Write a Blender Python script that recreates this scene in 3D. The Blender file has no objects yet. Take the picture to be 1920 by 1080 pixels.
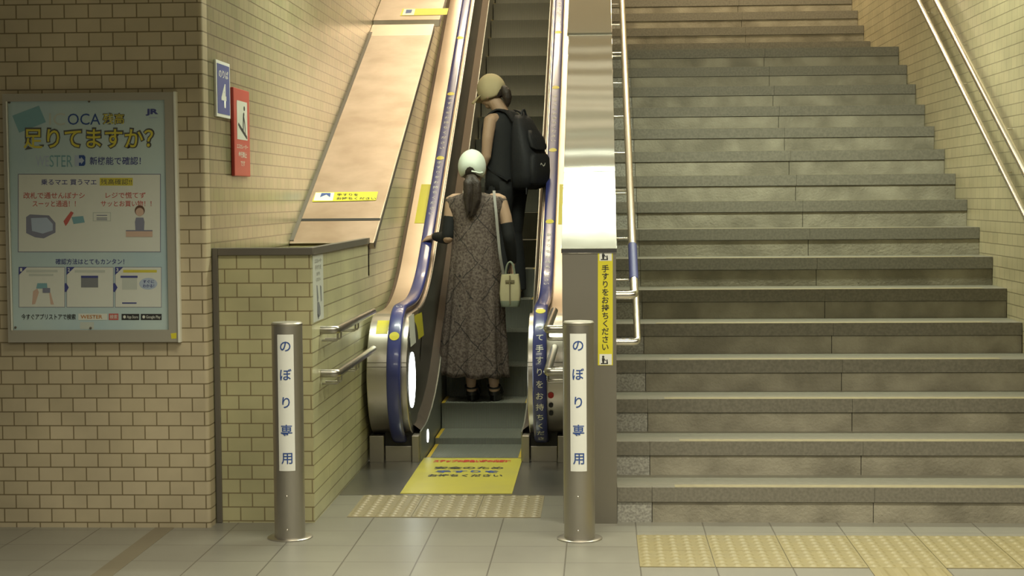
import bpy, bmesh, math, random
from mathutils import Vector, Matrix, Euler
random.seed(7)
SC = bpy.context.scene
COL = SC.collection
PI = math.pi
R = math.radians

# ------------------------------------------------------------------ camera
F, CX, CY, CZ = 3050.0, 0.2031, -7.7624, 1.5608
TILT, YAW, ROLL = 0.0552, -0.0538, -0.0076
_cy, _sy, _ct, _st = math.cos(YAW), math.sin(YAW), math.cos(TILT), math.sin(TILT)
_f = Vector((_sy * _ct, _cy * _ct, -_st)); _r = Vector((_cy, -_sy, 0)); _u = _r.cross(_f)
_cr, _sr = math.cos(ROLL), math.sin(ROLL)
CR, CU = _cr * _r + _sr * _u, -_sr * _r + _cr * _u
CAMP = Vector((CX, CY, CZ))
cd = bpy.data.cameras.new('camera'); cam = bpy.data.objects.new('camera', cd); COL.objects.link(cam)
cd.sensor_width = 36.0; cd.lens = F / 1920 * 36.0; cd.clip_end = 100
cam.matrix_world = Matrix(((CR.x, CU.x, -_f.x, CX), (CR.y, CU.y, -_f.y, CY), (CR.z, CU.z, -_f.z, CZ), (0, 0, 0, 1)))
SC.camera = cam

def at(u, v, axis, val):
    """point of the place seen at pixel (u, v) on the plane axis = val"""
    d = CR * ((u - 960) / F) - CU * ((v - 540) / F) + _f
    return CAMP + d * ((val - CAMP[axis]) / d[axis])

# ------------------------------------------------------------------ world, light, exposure
SC.view_settings.view_transform = 'Standard'
SC.view_settings.look = 'None'
SC.view_settings.gamma = 1.0
SC.view_settings.use_curve_mapping = False
SC.view_settings.exposure = 0.0
w = bpy.data.worlds.new('world'); SC.world = w; w.use_nodes = True
w.node_tree.nodes['Background'].inputs[0].default_value = (1.0, 0.93, 0.74, 1)
w.node_tree.nodes['Background'].inputs[1].default_value = 0.10

def area(name, loc, sx, sy, power, color, rot=(0, 0, 0), spread=180):
    l = bpy.data.lights.new(name, 'AREA'); l.shape = 'RECTANGLE'; l.size = sx; l.size_y = sy
    l.energy = power; l.color = color; l.spread = R(spread)
    o = bpy.data.objects.new(name, l); COL.objects.link(o); o.location = loc; o.rotation_euler = rot
    return o
COOL = (0.93, 1.0, 0.80); NEUT = (1.0, 0.95, 0.76); WARM = (1.0, 0.83, 0.56)
area('concourse_lamp', (0.9, -1.5, 2.98), 4.2, 0.30, 84, NEUT, spread=120)
area('concourse_lamp', (0.3, -4.6, 2.98), 5.0, 0.35, 140, NEUT, spread=150)
area('stair_foot_lamp', (0.35, 1.72, 3.68), 3.6, 0.15, 225, COOL)
area('stairwell_fill', (0.3, 3.6, 3.9), 3.4, 0.25, 12, (1.0, 0.93, 0.75), (R(180 + 28), 0, 0))  # unseen fill light, added to brighten the ceiling and its reflection
area('landing_lamp', (0.3, 5.9, 5.85), 3.8, 0.6, 185, WARM, (R(28), 0, 0))
area('upper_flight_lamp', (0.3, 10.0, 8.2), 3.8, 0.9, 560, WARM, (R(28), 0, 0))

# ------------------------------------------------------------------ mesh builder
class MB:
    def __init__(s): s.v = []; s.f = []
    def add(s, vs, fs):
        n = len(s.v); s.v += [tuple(p) for p in vs]; s.f += [tuple(i + n for i in f) for f in fs]; return s
    def box(s, lo, hi):
        x0, y0, z0 = lo; x1, y1, z1 = hi
        return s.add([(x0, y0, z0), (x1, y0, z0), (x1, y1, z0), (x0, y1, z0), (x0, y0, z1), (x1, y0, z1), (x1, y1, z1), (x0, y1, z1)],
                     [(0, 3, 2, 1), (4, 5, 6, 7), (0, 1, 5, 4), (1, 2, 6, 5), (2, 3, 7, 6), (3, 0, 4, 7)])
    def poly(s, pts): return s.add(pts, [tuple(range(len(pts)))])
    def prism(s, prof, x0, x1, axis=0):
        """closed 2D profile extruded along an axis; prof in the two other axes, in order"""
        n = len(prof)
        def mk(a, b, c): return (c, a, b) if axis == 0 else ((a, c, b) if axis == 1 else (a, b, c))
        vs = [mk(a, b, x0) for a, b in prof] + [mk(a, b, x1) for a, b in prof]
        fs = [tuple(range(n))[::-1], tuple(range(n, 2 * n))] + [(i, (i + 1) % n, n + (i + 1) % n, n + i) for i in range(n)]
        return s.add(vs, fs)
    def sweep(s, path, sect, side=None, closed_ends=True):
        """sect(i) -> list of (a, b) offsets; side = fixed side vector or None"""
        path = [Vector(p) for p in path]; rings = []; prev = None
        for i, p in enumerate(path):
            t = (path[min(i + 1, len(path) - 1)] - path[max(i - 1, 0)]).normalized()
            if side is not None: a = Vector(side)
            else:
                a = prev if prev is not None else (Vector((0, 0, 1)) if abs(t.z) < 0.9 else Vector((1, 0, 0)))
            a = (a - t * a.dot(t)).normalized(); prev = a; b = t.cross(a)
            rings.append([p + a * q[0] + b * q[1] for q in sect(i)])
        n = len(rings[0]); vs = [q for r in rings for q in r]; fs = []
        for i in range(len(rings) - 1):
            for j in range(n):
                fs.append((i * n + j, i * n + (j + 1) % n, (i + 1) * n + (j + 1) % n, (i + 1) * n + j))
        if closed_ends: fs += [tuple(range(n))[::-1], tuple(range((len(rings) - 1) * n, len(rings) * n))]
        return s.add(vs, fs)
    def tube(s, path, r, n=14, side=None):
        rr = r if callable(r) else (lambda i: r)
        return s.sweep(path, lambda i: [(rr(i) * math.cos(2 * PI * k / n), rr(i) * math.sin(2 * PI * k / n)) for k in range(n)], side)
    def limb(s, pts, radii, n=14):
        """round-ended tapering limb through pts"""
        P = [Vector(p) for p in pts]; d0 = (P[0] - P[1]).normalized(); d1 = (P[-1] - P[-2]).normalized(); pp = []; rr = []
        for a in (80, 55, 28): pp.append(P[0] + d0 * radii[0] * math.sin(R(a))); rr.append(radii[0] * math.cos(R(a)))
        m = 5
        for i in range(len(P) - 1):
            for k in range(m):
                t = k / m; pp.append(P[i].lerp(P[i + 1], t)); rr.append(radii[i] * (1 - t) + radii[i + 1] * t)
        pp.append(P[-1]); rr.append(radii[-1])
        for a in (28, 55, 80): pp.append(P[-1] + d1 * radii[-1] * math.sin(R(a))); rr.append(radii[-1] * math.cos(R(a)))
        return s.tube(pp, lambda i: rr[i], n)
    def lathe(s, prof, c, n=40):
        vs = []; fs = []; m = len(prof)
        for k in range(n):
            a = 2 * PI * k / n
            vs += [(c[0] + r * math.cos(a), c[1] + r * math.sin(a), c[2] + z) for r, z in prof]
        for k in range(n):
            for i in range(m - 1):
                fs.append((k * m + i, ((k + 1) % n) * m + i, ((k + 1) % n) * m + i + 1, k * m + i + 1))
        return s.add(vs, fs)
    def ell(s, c, r, rot=None, n=16, m=10, cut=None):
        """ellipsoid; cut(unit vector) -> False drops the faces whose vertices fail"""
        M = rot.to_matrix() if rot is not None else Matrix.Identity(3); vs = []; fs = []; uv = []
        for i in range(m + 1):
            th = PI * i / m
            for k in range(n):
                a = 2 * PI * k / n; q = Vector((math.sin(th) * math.cos(a), math.sin(th) * math.sin(a), math.cos(th)))
                uv.append(q); vs.append(Vector(c) + M @ Vector((q.x * r[0], q.y * r[1], q.z * r[2])))
        for i in range(m):
            for k in range(n):
                f = (i * n + k, i * n + (k + 1) % n, (i + 1) * n + (k + 1) % n, (i + 1) * n + k)
                if cut is None or all(cut(uv[j]) for j in f): fs.append(f)
        return s.add(vs, fs)
    def loft(s, rings, cap=True):
        n = len(rings[0]); vs = [p for r in rings for p in r]; fs = []
        for i in range(len(rings) - 1):
            for j in range(n):
                fs.append((i * n + j, i * n + (j + 1) % n, (i + 1) * n + (j + 1) % n, (i + 1) * n + j))
        if cap: fs += [tuple(range(n))[::-1], tuple(range((len(rings) - 1) * n, len(rings) * n))]
        return s.add(vs, fs)
    def xform(s, M): s.v = [tuple(M @ Vector(p)) for p in s.v]; return s
    def build(s, name, mat, parent=None, smooth=35, bevel=0, origin=None):
        me = bpy.data.meshes.new(name); o0 = Vector(origin) if origin is not None else Vector((0, 0, 0))
        me.from_pydata([tuple(Vector(p) - o0) for p in s.v], [], s.f)
        bm = bmesh.new(); bm.from_mesh(me); bmesh.ops.remove_doubles(bm, verts=bm.verts, dist=1e-6)
        bmesh.ops.recalc_face_normals(bm, faces=bm.faces); bm.to_mesh(me); bm.free()
        if smooth:
            me.polygons.foreach_set('use_smooth', [True] * len(me.polygons)); me.set_sharp_from_angle(angle=R(smooth))
        return link(name, me, mat, parent, bevel, o0)

def link(name, me, mat, parent=None, bevel=0, loc=(0, 0, 0)):
    me.materials.clear(); me.materials.append(mat)
    o = bpy.data.objects.new(name, me); COL.objects.link(o)
    if parent is not None:
        o.parent = parent; o.matrix_parent_inverse = Matrix.Identity(4)
        o.location = Vector(loc) - wloc(parent)
    else: o.location = loc
    if bevel:
        b = o.modifiers.new('bevel', 'BEVEL'); b.width = bevel; b.segments = 2; b.limit_method = 'ANGLE'; b.angle_limit = R(40)
    return o

def wloc(o):
    p = Vector(o.location)
    while o.parent is not None: o = o.parent; p += Vector(o.location)
    return p

def thing(name, loc, label, cat, group=None):
    o = bpy.data.objects.new(name, None); COL.objects.link(o); o.location = loc; o.empty_display_size = 0.1
    return tag(o, label, cat, group)

def tag(o, label, cat, group=None):
    o['label'] = label; o['category'] = cat
    if group: o['group'] = group
    return o

def struct(o): o['kind'] = 'structure'; return o
def lab(o, s): o['label'] = s; return o

# ------------------------------------------------------------------ materials
def mat(name, col, rough=0.6, metal=0.0, emit=None, spec=0.5, noise=None, bump=None, coat=0):
    """principled material; noise = (scale, darker colour, amount); bump = (scale, strength)"""
    m = bpy.data.materials.new(name); m.use_nodes = True; nt = m.node_tree; b = nt.nodes['Principled BSDF']
    b.inputs['Base Color'].default_value = (*col, 1); b.inputs['Roughness'].default_value = rough
    b.inputs['Metallic'].default_value = metal; b.inputs['Specular IOR Level'].default_value = spec
    if coat: b.inputs['Coat Weight'].default_value = coat; b.inputs['Coat Roughness'].default_value = 0.1
    if emit: b.inputs['Emission Color'].default_value = (*emit[0], 1); b.inputs['Emission Strength'].default_value = emit[1]
    tc = nt.nodes.new('ShaderNodeTexCoord')
    if noise:
        n = nt.nodes.new('ShaderNodeTexNoise'); n.inputs['Scale'].default_value = noise[0]; n.inputs['Detail'].default_value = 5
        nt.links.new(tc.outputs['Object'], n.inputs['Vector'])
        mx = nt.nodes.new('ShaderNodeMix'); mx.data_type = 'RGBA'
        cr = nt.nodes.new('ShaderNodeMapRange'); cr.inputs[1].default_value = 0.35; cr.inputs[2].default_value = 0.65; cr.inputs[4].default_value = noise[2]
        nt.links.new(n.outputs['Fac'], cr.inputs[0]); nt.links.new(cr.outputs[0], mx.inputs['Factor'])
        mx.inputs['A'].default_value = (*col, 1); mx.inputs['B'].default_value = (*noise[1], 1)
        nt.links.new(mx.outputs['Result'], b.inputs['Base Color'])
    if bump:
        n = nt.nodes.new('ShaderNodeTexNoise'); n.inputs['Scale'].default_value = bump[0]; n.inputs['Detail'].default_value = 3
        nt.links.new(tc.outputs['Object'], n.inputs['Vector'])
        bp = nt.nodes.new('ShaderNodeBump'); bp.inputs['Strength'].default_value = bump[1]; bp.inputs['Distance'].default_value = 0.01
        nt.links.new(n.outputs['Fac'], bp.inputs['Height']); nt.links.new(bp.outputs['Normal'], b.inputs['Normal'])
    return m

def brick(name, axes, c1, c2, mortar, bw, rh, off=(0, 0), ms=0.0032, rough=0.4, offset=0.5, bump=0.35, dirt=0.25):
    """tiling on a wall or floor in true metres; axes = which object axes run along and across the rows"""
    m = bpy.data.materials.new(name); m.use_nodes = True; nt = m.node_tree; b = nt.nodes['Principled BSDF']; L = nt.links.new
    tc = nt.nodes.new('ShaderNodeTexCoord'); sp = nt.nodes.new('ShaderNodeSeparateXYZ'); cb = nt.nodes.new('ShaderNodeCombineXYZ')
    L(tc.outputs['Object'], sp.inputs[0])
    for k in (0, 1):
        ad = nt.nodes.new('ShaderNodeMath'); ad.operation = 'ADD'; ad.inputs[1].default_value = -off[k] + 1000 * (bw, rh)[k] * 2
        L(sp.outputs[axes[k]], ad.inputs[0]); L(ad.outputs[0], cb.inputs[k])
    br = nt.nodes.new('ShaderNodeTexBrick'); br.inputs['Scale'].default_value = 1; br.inputs['Brick Width'].default_value = bw
    br.inputs['Row Height'].default_value = rh; br.inputs['Mortar Size'].default_value = ms; br.inputs['Mortar Smooth'].default_value = 0.15
    br.inputs['Bias'].default_value = 0.0; br.offset = offset
    br.inputs['Color1'].default_value = (*c1, 1); br.inputs['Color2'].default_value = (*c2, 1); br.inputs['Mortar'].default_value = (*mortar, 1)
    L(cb.outputs[0], br.inputs['Vector'])
    n = nt.nodes.new('ShaderNodeTexNoise'); n.inputs['Scale'].default_value = 3.0; n.inputs['Detail'].default_value = 6
    L(tc.outputs['Object'], n.inputs['Vector'])
    mr = nt.nodes.new('ShaderNodeMapRange'); mr.inputs[1].default_value = 0.3; mr.inputs[2].default_value = 0.7
    mr.inputs[3].default_value = 1 - dirt; mr.inputs[4].default_value = 1.0
    mu = nt.nodes.new('ShaderNodeVectorMath'); mu.operation = 'MULTIPLY'
    L(n.outputs['Fac'], mr.inputs[0]); L(br.outputs['Color'], mu.inputs[0]); L(mr.outputs[0], mu.inputs[1]); L(mu.outputs[0], b.inputs['Base Color'])
    b.inputs['Roughness'].default_value = rough
    bp = nt.nodes.new('ShaderNodeBump'); bp.inputs['Strength'].default_value = bump; bp.inputs['Distance'].default_value = 0.004; bp.invert = True
    L(br.outputs['Fac'], bp.inputs['Height']); L(bp.outputs['Normal'], b.inputs['Normal'])
    return m

TW, TH = 0.1163, 0.0668
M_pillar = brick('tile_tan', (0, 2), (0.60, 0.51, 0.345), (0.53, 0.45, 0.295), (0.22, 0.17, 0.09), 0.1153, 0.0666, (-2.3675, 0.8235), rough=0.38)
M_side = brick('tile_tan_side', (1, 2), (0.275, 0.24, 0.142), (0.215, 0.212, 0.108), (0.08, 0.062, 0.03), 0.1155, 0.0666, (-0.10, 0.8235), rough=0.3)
M_low = brick('tile_olive', (0, 2), (0.55, 0.51, 0.29), (0.50, 0.465, 0.26), (0.25, 0.20, 0.10), 0.1173, 0.0679, (-1.4800, 1.2300), rough=0.36)
M_lowside = brick('tile_olive_side', (1, 2), (0.57, 0.54, 0.31), (0.52, 0.50, 0.285), (0.27, 0.23, 0.12), 0.9, 0.0679, (-0.03, 1.2300), rough=0.36)
M_right = brick('tile_sand', (1, 2), (0.46, 0.395, 0.24), (0.41, 0.36, 0.215), (0.21, 0.175, 0.10), 0.1155, 0.0668, (0.0, 0.0), ms=0.0028, rough=0.3)
M_floor = brick('floor_tile', (0, 1), (0.235, 0.225, 0.185), (0.22, 0.21, 0.175), (0.12, 0.11, 0.09), 0.3195, 0.325, (-0.908, 0.104), ms=0.0035, rough=0.32, offset=0.0, bump=0.2, dirt=0.12)
M_ceil = mat('ceiling_paint', (0.80, 0.78, 0.70), 0.8)
M_steel = mat('stainless', (0.58, 0.55, 0.50), 0.33, 1.0, noise=(1.5, (0.50, 0.47, 0.42), 0.6))
M_steel_d = mat('stainless_dull', (0.37, 0.345, 0.295), 0.45, 1.0)
M_cover = mat('cover_steel', (0.50, 0.425, 0.345), 0.33, 1.0, noise=(3.4, (0.36, 0.285, 0.21), 0.85))
M_boxtop2 = mat('rippled_steel', (0.62, 0.605, 0.565), 0.09, 1.0)
_nt = M_boxtop2.node_tree; _tc = _nt.nodes.new('ShaderNodeTexCoord'); _wv = _nt.nodes.new('ShaderNodeTexWave'); _wv.bands_direction = 'Y'; _wv.inputs['Scale'].default_value = 1.6; _wv.inputs['Distortion'].default_value = 1.2; _wv.inputs['Detail'].default_value = 1
_bp = _nt.nodes.new('ShaderNodeBump'); _bp.inputs['Strength'].default_value = 0.10; _bp.inputs['Distance'].default_value = 0.02
_nt.links.new(_tc.outputs['Object'], _wv.inputs['Vector']); _nt.links.new(_wv.outputs['Fac'], _bp.inputs['Height']); _nt.links.new(_bp.outputs['Normal'], _nt.nodes['Principled BSDF'].inputs['Normal'])
M_boxtop = mat('polished_steel', (0.62, 0.605, 0.565), 0.10, 1.0, bump=(5.0, 0.12))
M_deck = mat('deck_steel', (0.66, 0.55, 0.44), 0.38, 1.0, noise=(3, (0.55, 0.44, 0.33), 0.5))
M_boll = mat('bollard_steel', (0.50, 0.47, 0.41), 0.42, 1.0)
M_rail2 = mat('guard_rail_steel', (0.42, 0.40, 0.35), 0.28, 1.0)
M_tube = mat('rail_steel', (0.74, 0.70, 0.62), 0.22, 1.0)
M_alu = mat('aluminium', (0.42, 0.395, 0.32), 0.40, 0.25)
M_edgesheen = mat('aluminium_edge_sheen', (0.85, 0.85, 0.74), 0.25, 0.1)  # pale colour carries the reflected light along the frame edge
M_dark = mat('dark_panel', (0.085, 0.085, 0.075), 0.28, 0.3)
M_black = mat('black_gap', (0.018, 0.016, 0.013), 0.7)
M_brown = mat('brown_cladding', (0.10, 0.055, 0.028), 0.5)
M_skirt = mat('skirt_ledge', (0.25, 0.205, 0.17), 0.45, 0.8)
M_skirtp = mat('skirt_panel', (0.26, 0.265, 0.225), 0.42, 0.6)
M_plate = mat('landing_plate', (0.30, 0.29, 0.26), 0.30, 0.85, bump=(60, 0.03))
M_blue = mat('handrail_rubber', (0.042, 0.052, 0.215), 0.30, coat=0.5)
M_white = mat('white_print', (0.80, 0.80, 0.74), 0.5)
M_yellow = mat('yellow_print', (0.70, 0.62, 0.04), 0.45)
M_yelpaint = mat('yellow_edge_paint', (0.52, 0.36, 0.03), 0.5)
M_ink = mat('black_print', (0.03, 0.03, 0.03), 0.6)
M_bluep = mat('blue_print', (0.03, 0.075, 0.27), 0.5)
M_navy = mat('navy_print', (0.06, 0.07, 0.24), 0.5)
M_red = mat('red_print', (0.50, 0.035, 0.03), 0.5)
M_grayp = mat('grey_print', (0.20, 0.21, 0.22), 0.5)
M_tact = mat('tactile_yellow', (0.235, 0.195, 0.088), 0.5, noise=(9, (0.21, 0.178, 0.09), 0.6))
M_tact2 = mat('tactile_worn', (0.25, 0.21, 0.12), 0.45, noise=(9, (0.225, 0.192, 0.12), 0.6))
M_nose = mat('nosing_granite', (0.165, 0.152, 0.118), 0.6, noise=(70, (0.26, 0.24, 0.19), 0.6))
M_riser = mat('riser_stone', (0.36, 0.33, 0.25), 0.6, noise=(4.5, (0.21, 0.19, 0.14), 1.0), bump=(70, 0.35))
M_speck = mat('speckled_granite', (0.44, 0.425, 0.365), 0.55, noise=(90, (0.22, 0.21, 0.18), 0.9))
M_tread = mat('tread_stone', (0.185, 0.175, 0.135), 0.5, noise=(30, (0.15, 0.14, 0.105), 0.6))
M_grip = mat('grip_strip', (0.29, 0.25, 0.145), 0.6, noise=(25, (0.22, 0.19, 0.115), 0.7))
M_trim = mat('trim_metal', (0.14, 0.125, 0.10), 0.5, 0.3)
M_strip = mat('floor_strip', (0.17, 0.145, 0.10), 0.4)
M_glow = mat('lamp_and_reflection_glow', (0.9, 0.95, 0.9), 0.4, emit=((0.93, 1.0, 0.95), 6.0))  # glow of the skirt lamp and of the painted newel reflection

def stepmat():
    m = mat('escalator_step', (0.13, 0.13, 0.11), 0.62, 0.1); nt = m.node_tree; b = nt.nodes['Principled BSDF']
    tc = nt.nodes.new('ShaderNodeTexCoord'); wv = nt.nodes.new('ShaderNodeTexWave'); wv.bands_direction = 'X'; wv.inputs['Scale'].default_value = 35
    nt.links.new(tc.outputs['Object'], wv.inputs['Vector'])
    bp = nt.nodes.new('ShaderNodeBump'); bp.inputs['Strength'].default_value = 0.4; bp.inputs['Distance'].default_value = 0.004
    nt.links.new(wv.outputs['Fac'], bp.inputs['Height']); nt.links.new(bp.outputs['Normal'], b.inputs['Normal'])
    mx = nt.nodes.new('ShaderNodeMix'); mx.data_type = 'RGBA'; mx.inputs['A'].default_value = (0.115, 0.12, 0.098, 1); mx.inputs['B'].default_value = (0.19, 0.195, 0.16, 1)
    nt.links.new(wv.outputs['Fac'], mx.inputs['Factor']); nt.links.new(mx.outputs['Result'], b.inputs['Base Color'])
    return m
M_step = stepmat()

# ------------------------------------------------------------------ lettering
def glyphs(body, bold=0.0, res=3):
    c = bpy.data.curves.new('text', 'FONT'); c.body = body; c.size = 1.0; c.offset = bold; c.resolution_u = res
    o = bpy.data.objects.new('text', c); COL.objects.link(o); bpy.context.view_layer.update()
    dg = bpy.context.evaluated_depsgraph_get(); me = bpy.data.meshes.new_from_object(o.evaluated_get(dg))
    bpy.data.objects.remove(o); bpy.data.curves.remove(c)
    return me

def text(name, body, m, parent, mp, box=None, size=None, bold=0.0, cuts=0, vertical=None):
    """flat printed lettering laid through mp(x, y) -> point. box=(cx, cy, w, h) fits the line into a box;
    vertical=(cx, y_top, char_h, pitch) stacks the characters"""
    bm = bmesh.new()
    def put(s, cx, cy, w, h):
        me = glyphs(s, bold)
        if not me.vertices: return
        xs = [v.co.x for v in me.vertices]; ys = [v.co.y for v in me.vertices]
        x0, x1, y0, y1 = min(xs), max(xs), min(ys), max(ys); ex = max(x1 - x0, 1e-6); ey = max(y1 - y0, 1e-6)
        if w is None: sx = sy = h
        else: sx, sy = w / ex, h / ey
        for v in me.vertices: v.co = ((v.co.x - (x0 + x1) / 2) * sx + cx, (v.co.y - (y0 + y1) / 2) * sy + cy, 0)
        bm.from_mesh(me); bpy.data.meshes.remove(me)
    if vertical:
        cx, yt, ch, pitch = vertical
        for i, s in enumerate(body): put(s, cx, yt - pitch * (i + 0.5), None, ch)
    else: put(body, *box)
    if cuts:
        ys = [v.co.y for v in bm.verts]; xs = [v.co.x for v in bm.verts]
        for ax, (a, b) in enumerate(((min(xs), max(xs)), (min(ys), max(ys)))):
            k = 1
            while a + k * cuts < b and k < 400:
                co = [0, 0, 0]; no = [0, 0, 0]; co[ax] = a + k * cuts; no[ax] = 1
                bmesh.ops.bisect_plane(bm, geom=bm.verts[:] + bm.edges[:] + bm.faces[:], plane_co=co, plane_no=no); k += 1
    for v in bm.verts: v.co = mp(v.co.x, v.co.y)
    me = bpy.data.meshes.new(name); bm.to_mesh(me); bm.free()
    return link(name, me, m, parent)

def pxmap(Y): return lambda x, y: at(x, -y, 1, Y)          # flat sheet on a plane facing the hall (y is minus the row)
def pxpoly(mb, pts, Y): return mb.poly([at(u, v, 1, Y) for u, v in pts])
def rect(u0, v0, u1, v1): return [(u0, v0), (u1, v0), (u1, v1), (u0, v1)]

# ================================================================== the setting
struct(MB().box((-5.5, -10, -0.12), (5.5, 0.75, 0.0)).build('floor', M_floor, smooth=0))
struct(MB().box((-1.923, -10, -0.01), (-1.831, -0.16, 0.0015)).build('trim_4', M_strip, smooth=0))
arc = [(-1.675 + 0.02 * math.cos(R(a)), -0.14 + 0.02 * math.sin(R(a))) for a in range(-90, 1, 15)]
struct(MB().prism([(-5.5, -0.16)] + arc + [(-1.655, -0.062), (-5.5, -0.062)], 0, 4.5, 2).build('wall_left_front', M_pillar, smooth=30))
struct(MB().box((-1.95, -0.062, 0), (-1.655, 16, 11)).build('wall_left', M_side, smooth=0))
struct(MB().box((2.547, -0.35, 0), (2.85, 16, 11)).build('wall_right', M_right, smooth=0))
LOWTOP = [(1.90, 1.10), (1.90, 1.28), (5.55, 2.93), (16, 7.6)]
struct(MB().prism([(16, 0), (-0.012, 0), (-0.012, 1.10)] + LOWTOP, -1.652, -1.178).build('wall_low_side', M_lowside, smooth=0))
struct(MB().box((-1.205, -0.012, 1.1005), (-1.178, 1.95, 1.296)).build('wall_low_rim', M_lowside, smooth=0))
struct(MB().box((-1.627, -0.03, 0), (-1.178, -0.012, 1.296)).build('wall_low_front', M_low, smooth=0))
struct(MB().box((-1.6545, -0.045, 0), (-1.627, -0.012, 1.332)).build('trim_1', M_trim, smooth=0, bevel=0.003))
struct(MB().box((-1.627, -0.045, 1.296), (-1.166, -0.012, 1.332)).build('trim_2', M_trim, smooth=0, bevel=0.003))
struct(MB().box((-1.205, -0.012, 1.296), (-1.166, 1.90, 1.330)).build('trim_3', M_trim, smooth=0))
struct(MB().box((-5.5, -10, 3.06), (5.5, 0.6, 3.2)).build('ceiling', M_ceil, smooth=0))
struct(MB().prism([(0.6, 3.06), (0.6, 3.25), (16, 12.0), (16, 11.8)], -1.95, 2.85).build('ceiling_stairs', M_ceil, smooth=0))

# ------------------------------------------------------------------ stone staircase beside the escalator
RISE, GO = 0.17, 0.3449
stairs = thing('staircase', (1.41, 0, 0), 'wide grey stone staircase rising to the right of the escalator', 'staircase')
XS0, XS1 = 0.284, 2.545
def step_y(k): return (k - 1) * GO if k <= 16 else 6.51 + (k - 17) * GO
for k in range(1, 27):
    y, y2, z0, z1 = step_y(k), step_y(k + 1), (k - 1) * RISE, k * RISE
    st = MB().box((XS0, y + 0.03, z0 - (0.3 if k > 1 else 0)), (XS1, y2 + 0.05, z1)).build('step', M_tread, stairs, smooth=0, origin=(1.41, y, z0))
    n = MB()
    for a, b in ((XS0, 0.450), (0.4515, 1.5065), (1.508, XS1)): n.box((a, y, z1 - 0.070), (b, y + 0.0298, z1 - 0.0002))
    n.build('nosing', M_nose, st, smooth=0)
    for a, b, m in ((XS0, 0.449, M_speck), (0.4525, 1.505 - 0.004 * (k % 3), M_riser), (1.5085 - 0.004 * (k % 3), XS1, M_riser)):
        o = MB().box((a, y + 0.008, z0), (b, y + 0.0298, z1 - 0.0725)).build('riser_panel', m, st, smooth=0)
        if m is M_speck: lab(o, 'speckled granite end piece of the riser')
    MB().box((0.52 + 0.02 * ((k * 7) % 5), y + 0.004, z1), (2.35 + 0.03 * ((k * 5) % 4), y + 0.075, z1 + 0.0012)).build('grip_strip', M_grip, st, smooth=0)

# ------------------------------------------------------------------ tactile paving
def tactile(x0, y0, wx, wy, m, label, group, bars=False):
    """one paving block: a single pressed sheet with 5 x 5 raised dots, or four bars"""
    g = 0.0015; n = 50; X0, X1, Y0, Y1 = x0 + g, x0 + wx - g, y0 + g, y0 + wy - g; vs = []; fs = []
    def hgt(a, b):
        if bars:
            d = abs((a * 4) % 1 - 0.5); return 0.003 + (0.0055 * min(1, max(0, (0.25 - d) / 0.06)) if 0.04 < b < 0.96 else 0)
        p, q = ((a * 5) % 1 - 0.5) * wx / 5, ((b * 5) % 1 - 0.5) * wy / 5; d = math.hypot(p, q) / 0.0195
        return 0.003 + (0.0062 * min(1.0, (1 - d * d) * 1.8) if d < 1 else 0)
    for i in range(n + 1):
        for j in range(n + 1): vs.append((X0 + (X1 - X0) * i / n, Y0 + (Y1 - Y0) * j / n, hgt(i / n, j / n)))
    for i in range(n):
        for j in range(n): a = i * (n + 1) + j; fs.append((a, a + n + 1, a + n + 2, a + 1))
    rim = [i * (n + 1) for i in range(n)] + [n * (n + 1) + j for j in range(n)] + [i * (n + 1) + n for i in range(n, 0, -1)] + [j for j in range(n, 0, -1)]
    k = len(vs); vs += [(vs[i][0], vs[i][1], -0.004) for i in rim]; m_ = len(rim)
    fs += [(rim[i], rim[(i + 1) % m_], k + (i + 1) % m_, k + i) for i in range(m_)] + [tuple(range(k, k + m_))]
    o = MB().add(vs, fs).build('tactile_block', m, None, smooth=50, origin=(x0 + wx / 2, y0 + wy / 2, 0))
    tag(o, label, 'tactile paving', group)
ORD = ['leftmost', 'second from left', 'third from left', 'fourth from left', 'fifth from left', 'sixth from left']
for row, y0, nm in ((0, -0.625, 'back row nearest the stone stairs'), (1, -0.95, 'front row before the stone stairs')):
    for i in range(6):
        tactile(0.367 + 0.3195 * i, y0, 0.3195, 0.325, M_tact, 'yellow dotted tactile block, %s, %s' % (ORD[i], nm), 'dotted tactile blocks before the stone stairs')
tactile(1.325, -1.275, 0.3195, 0.325, M_tact, 'yellow ribbed tactile block leading to the dotted blocks before the stairs', None, bars=True)
for row, y0, nm in ((0, 0.396, 'back row against the escalator plate'), (1, 0.104, 'front row before the escalator')):
    for i in range(3):
        tactile(-1.043 + 0.3185 * i, y0, 0.3185, 0.292, M_tact2, 'worn dotted tactile block, %s, %s' % (ORD[i] if i < 2 else 'rightmost', nm), 'dotted tactile blocks before the escalator')

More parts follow.
